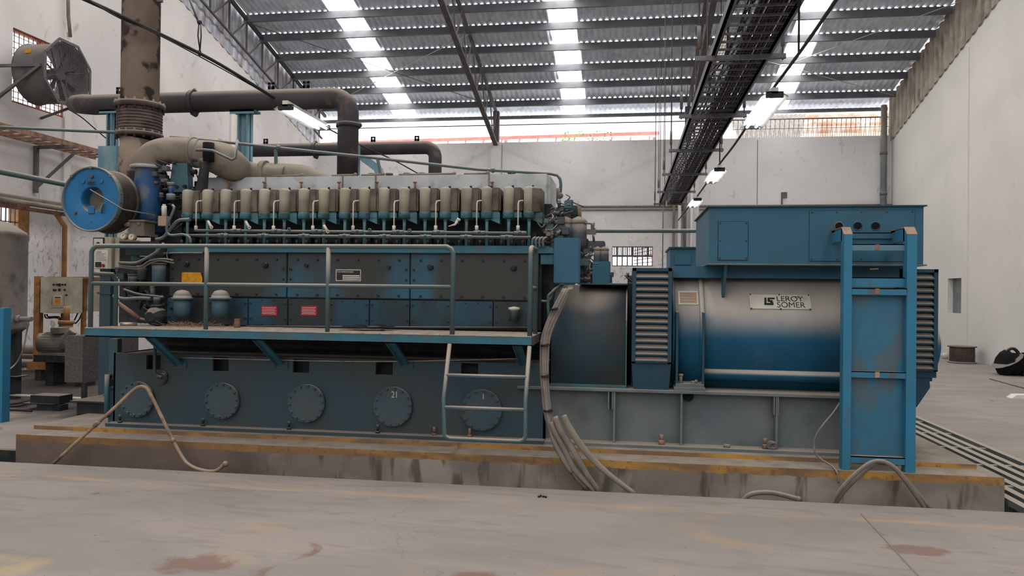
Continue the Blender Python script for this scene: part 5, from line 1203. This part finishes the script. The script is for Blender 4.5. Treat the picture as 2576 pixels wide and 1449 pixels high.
p = P(190, 773, YCb+.48); mk('cable_gland', B().cyl((p.x, YCb+.5, p.z), (p.x, YCb+.44, p.z), .035, seg=12), 'dark', cb2)
for px, py in ((212, 716), (209, 768)): p = P(px, py, YCb+.44); mk('door_lock', B().cyl((p.x, YCb+.44, p.z), (p.x, YCb+.43, p.z), .014, seg=8), 'ink', cb2)
q = rectpx(216, 745, 226, 768, YCb+.44); mk('paper_label', B().box(q[0], q[1], YCb+.436, YCb+.44, q[2], q[3]), 'pale', cb2)
for k, pts in enumerate(([(113, 790), (116, 800), (145, 800), (150, 812), (150, 830)], [(118, 790), (122, 797), (148, 797), (153, 810), (153, 830)], [(196, 786), (190, 800), (184, 810)], [(206, 786), (200, 802), (190, 814)])):
    mk('cabinet_cable', B().tube([P(x, y, YCb+.1+.3*(k > 1)) for x, y in pts], .012, 8, smooth_n=3), 'blackcable', None, ['outer black cable looping under the cabinet with buttons', 'inner black cable looping under the cabinet with buttons', 'left black cable hanging under the plain cream cabinet', 'right black cable hanging under the plain cream cabinet'][k], 'cable', 'cables under the cabinet with buttons' if k < 2 else 'cables under the plain cabinet')
# pump and motor
YM = 11.6
mt_ = thing('pump_motor', 'dusty grey finned electric pump motor below the cream cabinets', 'motor', (P(135, 890, YM).x, YM, P(135, 885, YM).z))
a, c = P(116, 862, YM), P(158, 858, YM); r = 27/FPX*YM
mk('motor_body', B().cyl((a.x, YM, a.z), (c.x, YM+.1, a.z), r, seg=32).lathe([(r, 0), (r*1.02, -.02), (r*.98, -.1), (r*.5, -.14), (.01, -.14)], (a.x, YM, a.z), ((c.x-a.x), .1, 0), 32, cap=False), 'motor', mt_)
b = B()
for i in range(20):
    t_ = 2*math.pi*i/20; b.bar((a.x, YM+r*math.cos(t_), a.z+r*math.sin(t_)), (c.x, YM+.1+r*math.cos(t_), a.z+r*math.sin(t_)), .012, .03)
mk('cooling_fins', b, 'motor', mt_)
q = rectpx(131, 827, 155, 840, YM-.05); mk('junction_box', B().box(q[0], q[1], YM-.1, YM+.2, q[2], q[3]+.02, .01), 'motor', mt_)
mk('end_bell', B().cyl((c.x, YM+.1, a.z), (c.x+.06, YM+.12, a.z), r*1.2, seg=24).tube([Vector((c.x+.05, YM, a.z-.1)), Vector((c.x+.1, YM, a.z+.1)), Vector((c.x+.2, YM, a.z+.22))], .07, 12, smooth_n=4).box(a.x, c.x+.1, YM-.1, YM+.25, a.z-r-.06, a.z-r), 'motor', mt_)
q = rectpx(90, 893, 172, 911, YM-.1); mk('pump_bed', B().box(q[0], q[1]+.3, YM-.15, YM+.5, q[2], q[3]).box(q[0]+.1, q[0]+.25, YM, YM+.3, 0, q[2]).box(q[1]+.05, q[1]+.2, YM, YM+.3, 0, q[2]), 'dark', None, 'dark pump bed frame carrying the finned motor', 'pump bed')
p = P(167, 842, YM+.3); mk('pipe_flange_stub', B().cyl((p.x, YM+.3, p.z-.15), (p.x, YM+.3, P(167, 815, YM+.3).z), .1, seg=20).cyl((p.x, YM+.3, P(167, 815, YM+.3).z), (p.x, YM+.3, P(167, 806, YM+.3).z), .13, seg=20).cyl((p.x, YM+.3, P(167, 806, YM+.3).z), (p.x, YM+.3, P(167, 770, YM+.3).z), .05, seg=12), 'orange', None, 'orange flanged pipe stub standing behind the finned motor', 'pipe')
for k, (y_, r_) in enumerate(((878, .09), (896, .05), (914, .075), (886, .04))):
    a = P(-5, y_, 13.2+.2*k); mk('floor_pipe', B().cyl((a.x-.4, a.y, a.z), (P(270, y_, 13.2).x, a.y, a.z+.02), r_, seg=14), 'duct' if k != 2 else 'bframe', None, ['thick grey pipe along the floor behind the cabinet stand, topmost', 'thin grey pipe second in the row behind the cabinet stand', 'pale green grey pipe lowest behind the cabinet stand', 'thinnest pipe between the others behind the cabinet stand'][k], 'pipe', 'floor pipes by the left wall')
# checker plate box
YP = 8.9
q = rectpx(163, 845, 208, 962, YP)
ck = thing('checker_plate_box', 'dark checker plate casing standing left of the walkway end', 'casing', (q[0], YP, 0))
xq = P(272, 900, YP+.5).x
mk('casing_body', B().box(q[0], q[1], YP, YP+.02, q[2], q[3]).prism([(q[1], YP), (xq+.1, YP+.5), (xq+.1, YP+1.0), (q[0], YP+1.0), (q[0], YP+.02), (q[1], YP+.02)], 'z', q[2], q[3]), 'checker', ck)
mk('leg', B().box(q[1]-.03, q[1]+.02, YP+.02, YP+.07, 0, q[2]), 'dark', ck)
mk('leg', B().box(q[0]+.02, q[0]+.07, YP+.85, YP+.9, 0, q[2]), 'dark', ck)
# beige local panel with meter
YL = 8.3
q = rectpx(232, 596, 281, 676, YL)
lp_ = thing('local_gauge_panel', 'cream gauge panel box behind the walkway corner post', 'control panel', (q[0], YL, q[2]))
q3 = rectpx(281, 600, 300, 676, YL)
mk('panel_body', B().box(q[0], q[1], YL, YL+.3, q[2], q[3], .005), 'cream', lp_); mk('panel_side', B().box(q[1]+.002, q[1]+.06, YL+.05, YL+.45, q[2], q[3]-.01), 'cream', lp_)
qq = rectpx(236, 598, 263, 618, YL); m_ = mk('meter', B().box(qq[0], qq[1], YL-.012, YL, qq[2]-.03, qq[3]), 'ink', lp_, 'square dial meter'); mk('meter_face', B().box(qq[0]+.012, qq[1]-.012, YL-.015, YL-.012, qq[2]-.018, qq[3]-.012), 'pale', m_); p = P(250, 613, YL); mk('meter_knob', B().cyl((p.x, YL-.015, p.z), (p.x, YL-.03, p.z), .018, seg=12), 'ink', m_)
qq = rectpx(238, 629, 272, 676, YL); m_ = mk('notice_sheet', B().box(qq[0], qq[1], YL-.003, YL, qq[2]+.004, qq[3]), 'pale', lp_)
for k in range(7): mk('text_line', B().box(qq[0]+.01, qq[1]-.03-.012*(k % 3), YL-.0045, YL-.003, qq[3]-.045-.013*k, qq[3]-.042-.013*k), 'ink', m_)
text('notice_heading', 'Ld-no', .026, (qq[0]+.012, YL-.004, qq[3]-.03), R90, 'redbrown', m_, 1.3)
qq = rectpx(242, 659, 255, 672, YL); mk('breaker', B().box(qq[0], qq[1], YL-.02, YL, qq[2], qq[3]), 'ink', lp_)
p = P(261, 668, YL); mk('stop_button', B().cyl((p.x, YL, p.z), (p.x, YL-.03, p.z), .018, seg=14), 'red', lp_)
q = rectpx(250, 676, 277, 860, YL+.1); mk('panel_post', B().box(q[0], q[1], YL+.1, YL+.2, 0, q[3]).box(q[0]-.02, q[1]+.02, YL+.08, YL+.2, P(260, 740, YL).z, P(260, 735, YL).z), 'bed', lp_)

# floor clutter at the left
mk('floor_conduit', B().tube([PZ(-10, 992, .06), PZ(120, 998, .06), PZ(250, 1005, .06)], .02, 8), 'pale', None, 'pale conduit lying across the floor at the left behind the plinth', 'conduit')
p0, p1 = PZ(90, 1025, .02), PZ(166, 1027, .02)
mk('steel_channel', B().box(p0.x, p1.x, p0.y-.1, p0.y+.15, .09, .2).box(p0.x-.1, p1.x-.05, p0.y-.12, p0.y+.15, .08, .095).box(p0.x+.1, p0.x+.45, p0.y-.1, p0.y+.05, 0, .08), 'dark', None, 'dark steel channel section lying on blocks on the floor at the left', 'steel section')
q = rectpx(193, 1008, 262, 1058, 7.9); mk('black_box', B().box(q[0], q[1], 7.9, 8.4, .229 if False else .0, q[3]-.02).box(q[0]-.05, q[1]+.1, 7.85, 8.45, q[3]-.02, q[3]), 'dark', None, 'dark steel box on the floor against the left end of the engine', 'box')
for k, pts in enumerate(([(5, 1018), (40, 1015), (90, 1005)], [(5, 1022), (45, 1022), (92, 1008)], [(5, 1032), (40, 1032), (80, 1034)])):
    mk('floor_cable', B().tube([PZ(x, y, .03) for x, y in pts], .016, 6, smooth_n=3), 'blackcable', None, 'black cable on the floor near the left edge, '+['farthest', 'middle', 'nearest'][k]+' of three', 'cable')
# ================================================================== HOSES AND CABLES IN FRONT
lo = [PZ(130, 1172, -.15)]
mk('bent_conduit', B().tube([P(132, 1168, 6.62), P(225, 1083, 6.66), P(290, 1024, 6.7), P(335, 982, 6.72), P(352, 973, 6.72), P(364, 974, 6.72), P(375, 985, 6.72), P(405, 1045, 6.7), P(436, 1109, 6.68), P(462, 1155, 6.64), P(480, 1172, 6.6), P(505, 1182, 6.58), P(532, 1186, 6.56), P(548, 1182, 6.56), P(565, 1167, 6.56)], .0165, 12, smooth_n=3), 'hose', None, 'tan conduit bent to a peak in front of the left inspection covers', 'conduit')
p = P(567, 1167, 6.56); mk('conduit_end', B().ball(p, .028, 8), 'hose', COL.objects['bent_conduit'])
mk('conduit_sleeve', B().cyl(P(237, 1072, 6.66), P(250, 1060, 6.665), .022, seg=10).cyl(P(433, 1103, 6.68), P(438, 1112, 6.68), .022, seg=10), 'hose', COL.objects['bent_conduit'])
cbun = [[(1424, 727), (1402, 770), (1381, 812), (1370, 850), (1366, 900), (1368, 960), (1373, 1010), (1380, 1060), (1392, 1110), (1415, 1155), (1438, 1190)],
        [(1428, 727), (1407, 775), (1386, 815), (1374, 855), (1371, 910), (1373, 970), (1379, 1030), (1388, 1085), (1405, 1130), (1430, 1170), (1455, 1208), (1480, 1234)],
        [(1419, 727), (1400, 762), (1382, 800), (1369, 835), (1362, 870), (1362, 930), (1366, 990), (1371, 1035), (1384, 1085), (1400, 1130), (1428, 1172), (1450, 1205)],
        [(1431, 727), (1415, 768), (1394, 812), (1381, 850), (1377, 900), (1377, 960), (1382, 1020), (1392, 1075), (1412, 1120), (1440, 1165), (1470, 1205), (1498, 1232)]]
for k, pts in enumerate(cbun):
    Ys = [7.1-.035*i for i in range(len(pts))]
    mk('power_cable', B().tube([P(x, y, max(6.6, 7.12-(y-727)/400*.5)+.01*k) for x, y in pts], .0165, 8, smooth_n=3), 'cable', None, ['frontmost', 'lowest reaching', 'leftmost', 'rightmost'][k]+' grey cable in the bundle hanging down past the coupling guard', 'cable', 'bundled cables by the guard')
for py, px in ((777, 1392), (868, 1370), (946, 1371), (1033, 1378)):
    p = P(px+1, py, 7.02-(py-777)/400*.45); mk('cable_tie', B().cyl((p.x-.035, p.y-.0, p.z-.01), (p.x+.035, p.y, p.z+.01), .008, seg=6).cyl(p-Vector((0, 0, .004)), p+Vector((0, 0, .004)), .044, seg=16), 'blackcable', None, 'thin dark tie around the cable bundle, %s down' % {777: 'first', 868: 'second', 946: 'third', 1033: 'fourth'}[py], 'cable tie')
for k, (pts, r, Y, lb) in enumerate((([(1386, 1062), (1398, 1090), (1420, 1130), (1445, 1180), (1475, 1215), (1498, 1238)], .026, 6.66, 'left'), ([(1396, 1048), (1412, 1085), (1440, 1130), (1460, 1165), (1478, 1195), (1508, 1238)], .03, 6.64, 'middle'), ([(1418, 1045), (1432, 1075), (1460, 1118), (1495, 1160), (1540, 1200), (1600, 1245)], .03, 6.62, 'right'))):
    o = mk('thick_conduit', B().tube([P(x, y, Y-.02*i) for i, (x, y) in enumerate(pts)], [r*.85, r, r, r*.98, r*.75, r*.7], 14, smooth_n=5), 'cable' if k < 2 else 'duct', None, 'thick cut conduit rising out of the trench below the ladder, %s of the three' % lb, 'conduit')
mk('trench_hose', B().tube([P(1868, 1262, 6.6), P(1885, 1245, 6.6), P(1912, 1239, 6.6), P(1945, 1240, 6.58), P(1985, 1249, 6.56), P(2012, 1257, 6.56)], .021, 12, smooth_n=4).cyl(P(2003, 1254, 6.56), P(2014, 1258, 6.56), .025, seg=10), 'cable', None, 'grey hose arching out of the trench between the guard and the blue frame', 'hose')
for k, pts in enumerate(([(2086, 1280), (2105, 1245), (2140, 1203), (2180, 1170), (2205, 1160), (2232, 1165), (2262, 1190), (2300, 1240), (2330, 1285)], [(2092, 1280), (2120, 1240), (2150, 1208), (2190, 1174), (2218, 1163), (2245, 1172), (2275, 1203), (2312, 1247), (2345, 1285)])):
    mk('looped_hose', B().tube([P(x, y, 6.58+.05*k) for x, y in pts], .0175, 10, smooth_n=4), 'cable', None, 'thick grey cable looped at the foot of the bright blue frame, %s one' % ('left' if k == 0 else 'right'), 'cable')
mk('thin_cable', B().tube([P(2112, 1014, 7.15), P(2095, 1040, 7.0), P(2068, 1072, 6.95), P(2049, 1105, 6.95), P(2050, 1135, 6.92), P(2062, 1153, 6.9), P(2092, 1172, 6.84), P(2106, 1190, 6.77), P(2110, 1215, 6.76)], .0085, 8, smooth_n=4), 'cable', None, 'thin grey cable curving down beside the left foot of the bright blue frame', 'cable')
p = PZ(1364, 1251, .0); random.seed(8); b = B()
for i in range(5): b.ball((p.x+random.uniform(-.03, .03), p.y+random.uniform(-.02, .02), .01), .012, 6)
mk('dry_leaf_scrap', b, 'dark', None, 'small dark clump of debris on the floor near the trench edge', 'debris')

# ================================================================== RIGHT SIDE OBJECTS
p = PZ(2420, 913, 0)
ej = thing('expansion_joint', 'rusty corrugated expansion joint standing on the floor by the right wall', 'expansion joint', (p.x, p.y, 0))
r = 25/FPX*p.y*1.1; h = (913-876)/FPX*p.y*1.08
prof = [(r*1.08, 0), (r*1.08, .03), (r*.95, .04)]
for i in range(9): z = .05+(h-.12)*i/9; prof += [(r*.93, z), (r, z+.012), (r*.93, z+.026)]
prof += [(r*.95, h-.04), (r*1.1, h-.03), (r*1.1, h), (r*.9, h), (r*.88, .05)]
mk('bellows', B().lathe(prof, (p.x, p.y, 0), (0, 0, 1), 40, cap=False), 'bellows', ej)
p = PZ(2378, 903, 0); mk('white_cup', B().lathe([(.06, 0), (.09, .1), (.06, .16), (.001, .17)], (p.x, p.y, 0), (0, 0, 1), 14), 'pale', None, 'small pale object on the floor beside the rusty expansion joint', 'cup')
p = PZ(2540, 944, 0)
mc = thing('machine_casting', 'black machine casting with a handle lying on the floor at the right edge', 'machine part', (p.x, p.y, 0))
s_ = 1/FPX*p.y
mk('casting_body', B().lathe([(.05, -.12), (.2, -.1), (.30, 0), (.24, .06), (.26, .2), (.2, .35), (.3, .42), (.24, .6)], (p.x-.1, p.y, .26), (.85, .2, -.12), 14, False), 'black', mc)
mk('casting_rim', B().lathe([(.2, -.02), (.33, .0), (.28, .04)], (p.x-.05, p.y, .32), (.5, .1, -.85), 12, False), 'dark', mc)
mk('handle', B().tube([(p.x-.12, p.y, .42), (p.x-.02, p.y, .56), (p.x+.08, p.y, .58), (p.x+.16, p.y, .5), (p.x+.2, p.y, .4)], .035, 10, smooth_n=3), 'dark', mc)
mk('casting_block', B().cyl((p.x+.25, p.y, .2), (p.x+.7, p.y+.1, .25), .22, .18, seg=16).box(p.x+.2, p.x+.5, p.y-.15, p.y+.15, .0, .12), 'black', mc)
p = PZ(2562, 1003, 0); mk('white_scrap', B().prism([(p.x-.1, 0), (p.x+.3, 0), (p.x+.3, .07), (p.x-.02, .06)], 'y', p.y, p.y+.2), 'white', None, 'white scrap lying on the floor at the right edge', 'scrap')
a, c = PZ(2490, 953, .01), PZ(2590, 980, .01); mk('steel_rod', B().cyl(a, c, .012, seg=8), 'steel', None, 'thin dark rod lying on the floor at the right', 'rod')

# ================================================================== HANGING CABLE TRAY
zt_ = 1.65+3.15
ct = thing('hanging_cable_tray', 'long hanging ladder tray full of cables running to the back wall', 'cable tray', (1.4, 18, zt_))
tx0, tx1, ty0, ty1 = 1.08, 1.78, 7.6, 27.3
for X_ in (tx0, tx1): mk('side_rail', B().box(X_-.02, X_+.02, ty0, ty1, zt_, zt_+.12).box(X_-.02, X_+.05, ty0, ty1, zt_, zt_+.012), 'purlin', ct)
n = 66
for i in range(n): y = ty0+.1+(ty1-ty0-.2)*i/(n-1); mk('rung', B().box(tx0, tx1, y-.014, y+.014, zt_+.005, zt_+.03), 'purlin', ct)
b = B()
for i in range(16): x = tx0+.03+(tx1-tx0-.06)*i/15; b.bar((x, ty0, zt_+.003), (x, ty1, zt_+.003), .004)
for i in range(130): y = ty0+(ty1-ty0)*i/129; b.bar((tx0, y, zt_+.001), (tx1, y, zt_+.001), .004)
mk('wire_mesh', b, 'steel', ct)
for y in (10.3, 13.6, 16.8, 20.1, 23.5, 26.6):
    mk('trapeze_bar', B().box(tx0-.22, tx1+.22, y-.03, y+.03, zt_-.06, zt_), 'purlin', ct)
    for X_ in (tx0-.18, tx1+.18): mk('hanger_rod', B().cyl((X_, y, zt_-.08), (X_, y, RZ2(y)), .011, seg=6).cyl((X_, y, zt_+.1), (X_, y, zt_+.4), .025, seg=8), 'steel', ct)
random.seed(12)
b = B()
for k in range(7):
    x = tx1-.04-k*.055; mk('tray_cable', B().tube([(x+random.uniform(-.01, .01), ty0+(ty1-ty0)*i/12, zt_+.055+.02*(k % 2)) for i in range(13)], .028, 8), 'blackcable', None, 'flat black cable in the hanging tray, %s from its right rail' % ['first', 'second', 'third', 'fourth', 'fifth', 'sixth', 'seventh'][k], 'cable', 'black cables in the tray')
for k in range(5):
    pts = [(tx0+.12+k*.05+random.uniform(-.07, .07), ty0+(ty1-ty0)*i/26, zt_+.06+random.uniform(0, .05)) for i in range(27)]
    mk('tray_cable', B().tube(pts, .014, 6, smooth_n=2), 'blackcable', None, 'loose wavy thin cable in the hanging tray, %s from its left rail' % ['first', 'second', 'third', 'fourth', 'fifth'][k], 'cable', 'loose cables in the tray')
a = P(1813, 88, 12.2); mk('hanging_board', B().box(a.x-.02, a.x+.0, 11.4, 12.6, P(1813, 185, 12.2).z, P(1813, 88, 12.2).z), 'pale', None, 'narrow pale board hanging beside the cable tray', 'board')
mk('hanging_board', B().box(1.25, 1.29, 26.0, 26.3, P(1666, 521, 26.5).z, P(1666, 489, 26.5).z), 'pale', None, 'pale strip hanging at the far end of the cable tray', 'board')
for k, px in enumerate((1650, 1662, 1674, 1690)):
    x = P(px, 300, 25.5).x; mk('suspension_rod', B().cyl((x, 25.5, P(px, 520, 25.5).z), (x, 25.5, RZ(25.5)), .012, seg=6), 'steel', None, 'thin rod hanging left of the far tray end, %s of four' % ['leftmost', 'second', 'third', 'rightmost'][k], 'rod')

# ================================================================== LAMPS
zl = 1.65+2.4
def lamp(x, y0, y1, label):
    t = thing('fluorescent_lamp', label, 'lamp', (x, (y0+y1)/2, zl))
    mk('housing', B().box(x-.04, x+.04, y0, y1, zl+.02, zl+.1, .004).prism([(x-.16, zl-.01), (x-.06, zl+.05), (x+.06, zl+.05), (x+.16, zl-.01), (x+.06, zl+.04), (x-.06, zl+.04)], 'y', y0, y1), 'lampw', t)
    for s_ in (-.06, .06): mk('lamp_tube', B().cyl((x+s_, y0+.06, zl), (x+s_, y1-.06, zl), .019, seg=12), 'tube', t)
    mk('end_holder', B().box(x-.1, x+.1, y0+.0, y0+.05, zl-.02, zl+.05).box(x-.1, x+.1, y1-.05, y1, zl-.02, zl+.05), 'dark', t)
xr_ = 1.80
p = P(1925, 280, 10); 
lx = lambda px, py: CAM.x+ray(px, py).x*(2.4/ray(px, py).z)
ly = lambda px, py: CAM.y+ray(px, py).y*(2.4/ray(px, py).z)
xr_ = lx(1920, 280)
lamp(xr_, ly(1885, 322), ly(1945, 240), 'nearest of the three lit fluorescent lamps in the row at the right') if ly(1885, 322) < ly(1945, 240) else lamp(xr_, ly(1945, 240), ly(1885, 322), 'nearest of the three lit fluorescent lamps in the row at the right')
lamp(xr_, ly(1800, 428), ly(1775, 460), 'middle one of the three lit fluorescent lamps in the row at the right')
lamp(xr_, ly(1745, 503), ly(1730, 521), 'farthest of the three lit fluorescent lamps in the row at the right')
xl_ = lx(765, 298)
lamp(xl_, ly(705, 272), ly(825, 325), 'lit fluorescent lamp hanging in front of the nearer exhaust pipe')
mk('lamp_cable', B().tube([(xr_, 6.2, zl+.12), (xr_, 8, zl+.1), (xr_, ly(1920, 280), zl+.12), (xr_, 13, zl+.09), (xr_, 15, zl+.12), (xr_, 18, zl+.1), (xr_, 21, zl+.12), (xr_, 27, zl+.2)], .018, 8, smooth_n=3), 'blackcable', None, 'dark suspension cable carrying the right hand row of lamps', 'cable')
mk('lamp_cable', B().tube([P(150, -30, 6.0), P(300, 38, 6.9), P(500, 133, 8.3), P(600, 190, 9.1), P(715, 262, 10.1)], .02, 8, smooth_n=4).tube([P(822, 322, 11.6), P(920, 372, 12.6), P(985, 400, 13.4), P(1058, 440, 14.8)], .012, 8, smooth_n=3).tube([P(190, -20, 6.0), P(300, 45, 6.9), P(400, 88, 7.5), P(600, 196, 9.1), P(705, 258, 10.1)], .007, 6, smooth_n=4), 'blackcable', None, 'dark cable sagging across the chimney to the left hand lamp', 'cable')
mk('lamp_hanger', B().tube([P(470, -20, 8.4), P(497, 50, 8.35), P(500, 60, 8.35)], .012, 6).tube([P(500, 60, 8.35), P(498, 90, 8.35), P(503, 128, 8.35)], .008, 6).tube([P(505, 60, 8.35), P(506, 90, 8.35), P(503, 128, 8.35)], .008, 6).ball(P(502, 56, 8.35), .03, 8).torus(P(502, 133, 8.35), (1, 0, 0), .03, .008, 12, 6), 'dark', None, 'turnbuckle hanger holding the left lamp cable beside the chimney', 'hanger')
for k, (px, py) in enumerate(((2055, -20), (1812, 345))): 
    pass
y_ = 15.0; mk('lamp_hanger', B().cyl((xr_, y_, zl+.1), (xr_, y_, RZ2(y_)), .012, seg=6), 'dark', None, 'straight hanger rod between the nearest and middle lamps of the right row', 'hanger')
y_ = 8.2; mk('lamp_hanger', B().cyl((xr_, y_, zl+.1), (xr_, y_, RZ2(y_)), .012, seg=6).cyl((xr_, y_, zl+.6), (xr_, y_, zl+.9), .025, seg=8), 'dark', None, 'hanger rod at the top edge holding the right lamp cable', 'hanger')
# roof stay wires
for k, (a_, c_) in enumerate((((-4.9, 23.0), (-11.6, 27.5)), ((-4.9, 27.5), (-11.6, 22.0)), ((2.2, 24), (8.9, 27.5)), ((2.2, 27.4), (8.9, 22.4)))):
    mk('stay_wire', B().cyl((a_[0], a_[1], RZ(a_[1])-.25), (c_[0], c_[1], RZ(c_[1])-.25), .012, seg=6), 'pale' if k != 1 else 'steel', None, 'diagonal stay wire under the %s roof bay, %s' % ('left' if k < 2 else 'right', 'sloping down to the %s' % ('left' if k == 0 else 'right' if k in (1, 2) else 'left')), 'wire')

# ================================================================== BACK WALL SERVICES
z_ = P(1700, 519, YB-.1).z
mk('wall_conduit', B().cyl((P(1455, 519, YB-.1).x, YB-.1, z_), (P(2250, 514, YB-.1).x, YB-.1, z_), .045, seg=10).cyl((P(1455, 519, YB-.1).x, YB-.06, z_-.12), (P(2245, 514, YB-.1).x, YB-.06, z_-.12), .02, seg=8), 'duct', None, 'dusty conduit run along the back wall above the terminal box', 'conduit')
z_ = P(1620, 581, 20).z
mk('cross_pipe', B().cyl((P(1470, 581, 20).x, 20, z_), (P(1800, 581, 20).x, 20, z_), .052, seg=14), 'rail', None, 'blue grey pipe crossing behind the valves towards the terminal box', 'pipe')
for k, (px, w_, mt) in enumerate(((1694, .05, 'duct'), (1708, .06, 'wallB'), (1722, .05, 'steel'), (1738, .05, 'wallB'), (1667, .02, 'steel'))):
    x = P(px, 600, YB-.1).x; mk('wall_riser', B().cyl((x, YB-.22, 1), (x, YB-.22, P(px, 420+k*22, YB-.1).z), w_, seg=10), mt, None, 'vertical pipe on the back wall behind the tray end, %s of five' % ['second from left', 'middle', 'fourth from left', 'rightmost', 'leftmost thin one'][k], 'pipe')
x = P(2222, 420, YB-.1).x; mk('downpipe', B().cyl((x, YB-.14, 0), (x, YB-.14, 8.3), .1, seg=14).cyl((x, YB-.14, 6.6), (x, YB-.14, 6.7), .12, seg=14).cyl((x, YB-.14, 5.2), (x, YB-.14, 5.3), .12, seg=14), 'bframe', None, 'grey downpipe in the right back corner', 'pipe')
p = P(1972, 498, YB); mk('wall_bracket', B().box(p.x-.1, p.x+.1, YB-.05, YB, p.z-.0, p.z+.2).box(p.x-.1, p.x-.05, YB-.06, YB-.01, p.z-.25, p.z), 'steel', None, 'small dark bracket on the back wall above the terminal box', 'bracket')

# ================================================================== SECOND SET BEHIND
g2 = thing('second_generator_set', 'second teal generating set standing behind, seen between engine and alternator', 'generator set', (0, 13, 0))
# only its drive end and terminal box show; seen through the gap, five and a half metres further back
def shift(px, py, Y): return None
for x0, y0, x1, y1, Y, D, nm, mt in ((1490, 657, 1535, 720, 12.6, .2, 'instrument_cabinet', 'tbox'), (1475, 606, 1521, 630, 12.9, .5, 'governor', 'valve'), (1686, 624, 1790, 672, 12.6, 1.2, 'terminal_box', 'tbox'), (1484, 660, 1500, 760, 13.0, .8, 'end_frame', 'dark')):
    q = rectpx(x0, y0, x1, y1, Y); mk(nm, B().box(q[0], q[1], Y, Y+D, q[2], q[3], .01), mt, g2)
q = rectpx(1683, 621, 1795, 625, 12.55); mk('box_lid', B().box(q[0], q[1], 12.55, 13.9, q[2], q[3]), 'gendark', g2)
q = rectpx(1697, 640, 1738, 666, 12.58); mk('access_cover', B().box(q[0], q[1], 12.57, 12.6, q[2], q[3]), 'tbox', g2)
q = rectpx(1686, 672, 1800, 720, 12.6); q1 = rectpx(1400, 720, 1600, 760, 12.6)
mk('alternator_body', B().cyl((q[0]-.3, 13.4, 1.3), (q[1]+1.4, 13.4, 1.3), .73, seg=40), 'gendark', g2)
mk('engine_block', B().box(-6.5, q1[0]+.2, 12.8, 14.2, .2, 2.0).box(-6.5, 2.4, 12.6, 14.2, 0, .7), 'dark', g2)
for px, r_ in ((1520, .075), (1503, .065)):
    a, c = P(px, 665, 12.9), P(px, 630, 12.9); h = (c-a).length
    f = mk('fuel_filter', B().lathe([(.04, 0), (r_, .04), (r_, h)], a, (0, 0, 1), 20), 'valve', g2)
    mk('filter_lid', B().lathe([(r_*1.08, h), (r_*1.08, h+.02), (r_*.7, h+.05), (.001, h+.07)], a, (0, 0, 1), 20), 'duct', f)
random.seed(21); b = B()
for i in range(40):
    p = P(random.uniform(1466, 1510), random.uniform(610, 690), 12.9); s_ = random.uniform(.02, .05)
    if i % 3: b.cyl(p-Vector((s_, 0, s_)), p+Vector((s_, 0, 0)), s_*.7, seg=10)
    else: b.tube([p, p+Vector((random.uniform(-.1, .1), 0, random.uniform(-.15, .0)))], .012, 6)
mk('valve_cluster', b, 'valve', g2)
b = B()
p = P(1492, 590, 12.9); b.tube([p, P(1494, 606, 12.9)], .02, 8); p = P(1536, 694, 12.7); b.cyl(P(1536, 712, 12.7), P(1536, 685, 12.7), .025, seg=8).box(p.x-.05, p.x+.05, 12.68, 12.75, p.z-.02, p.z+.06)
mk('lever', b, 'valve', g2)

# ================================================================== SKY FILL (gap left open above the added wall behind the viewer)
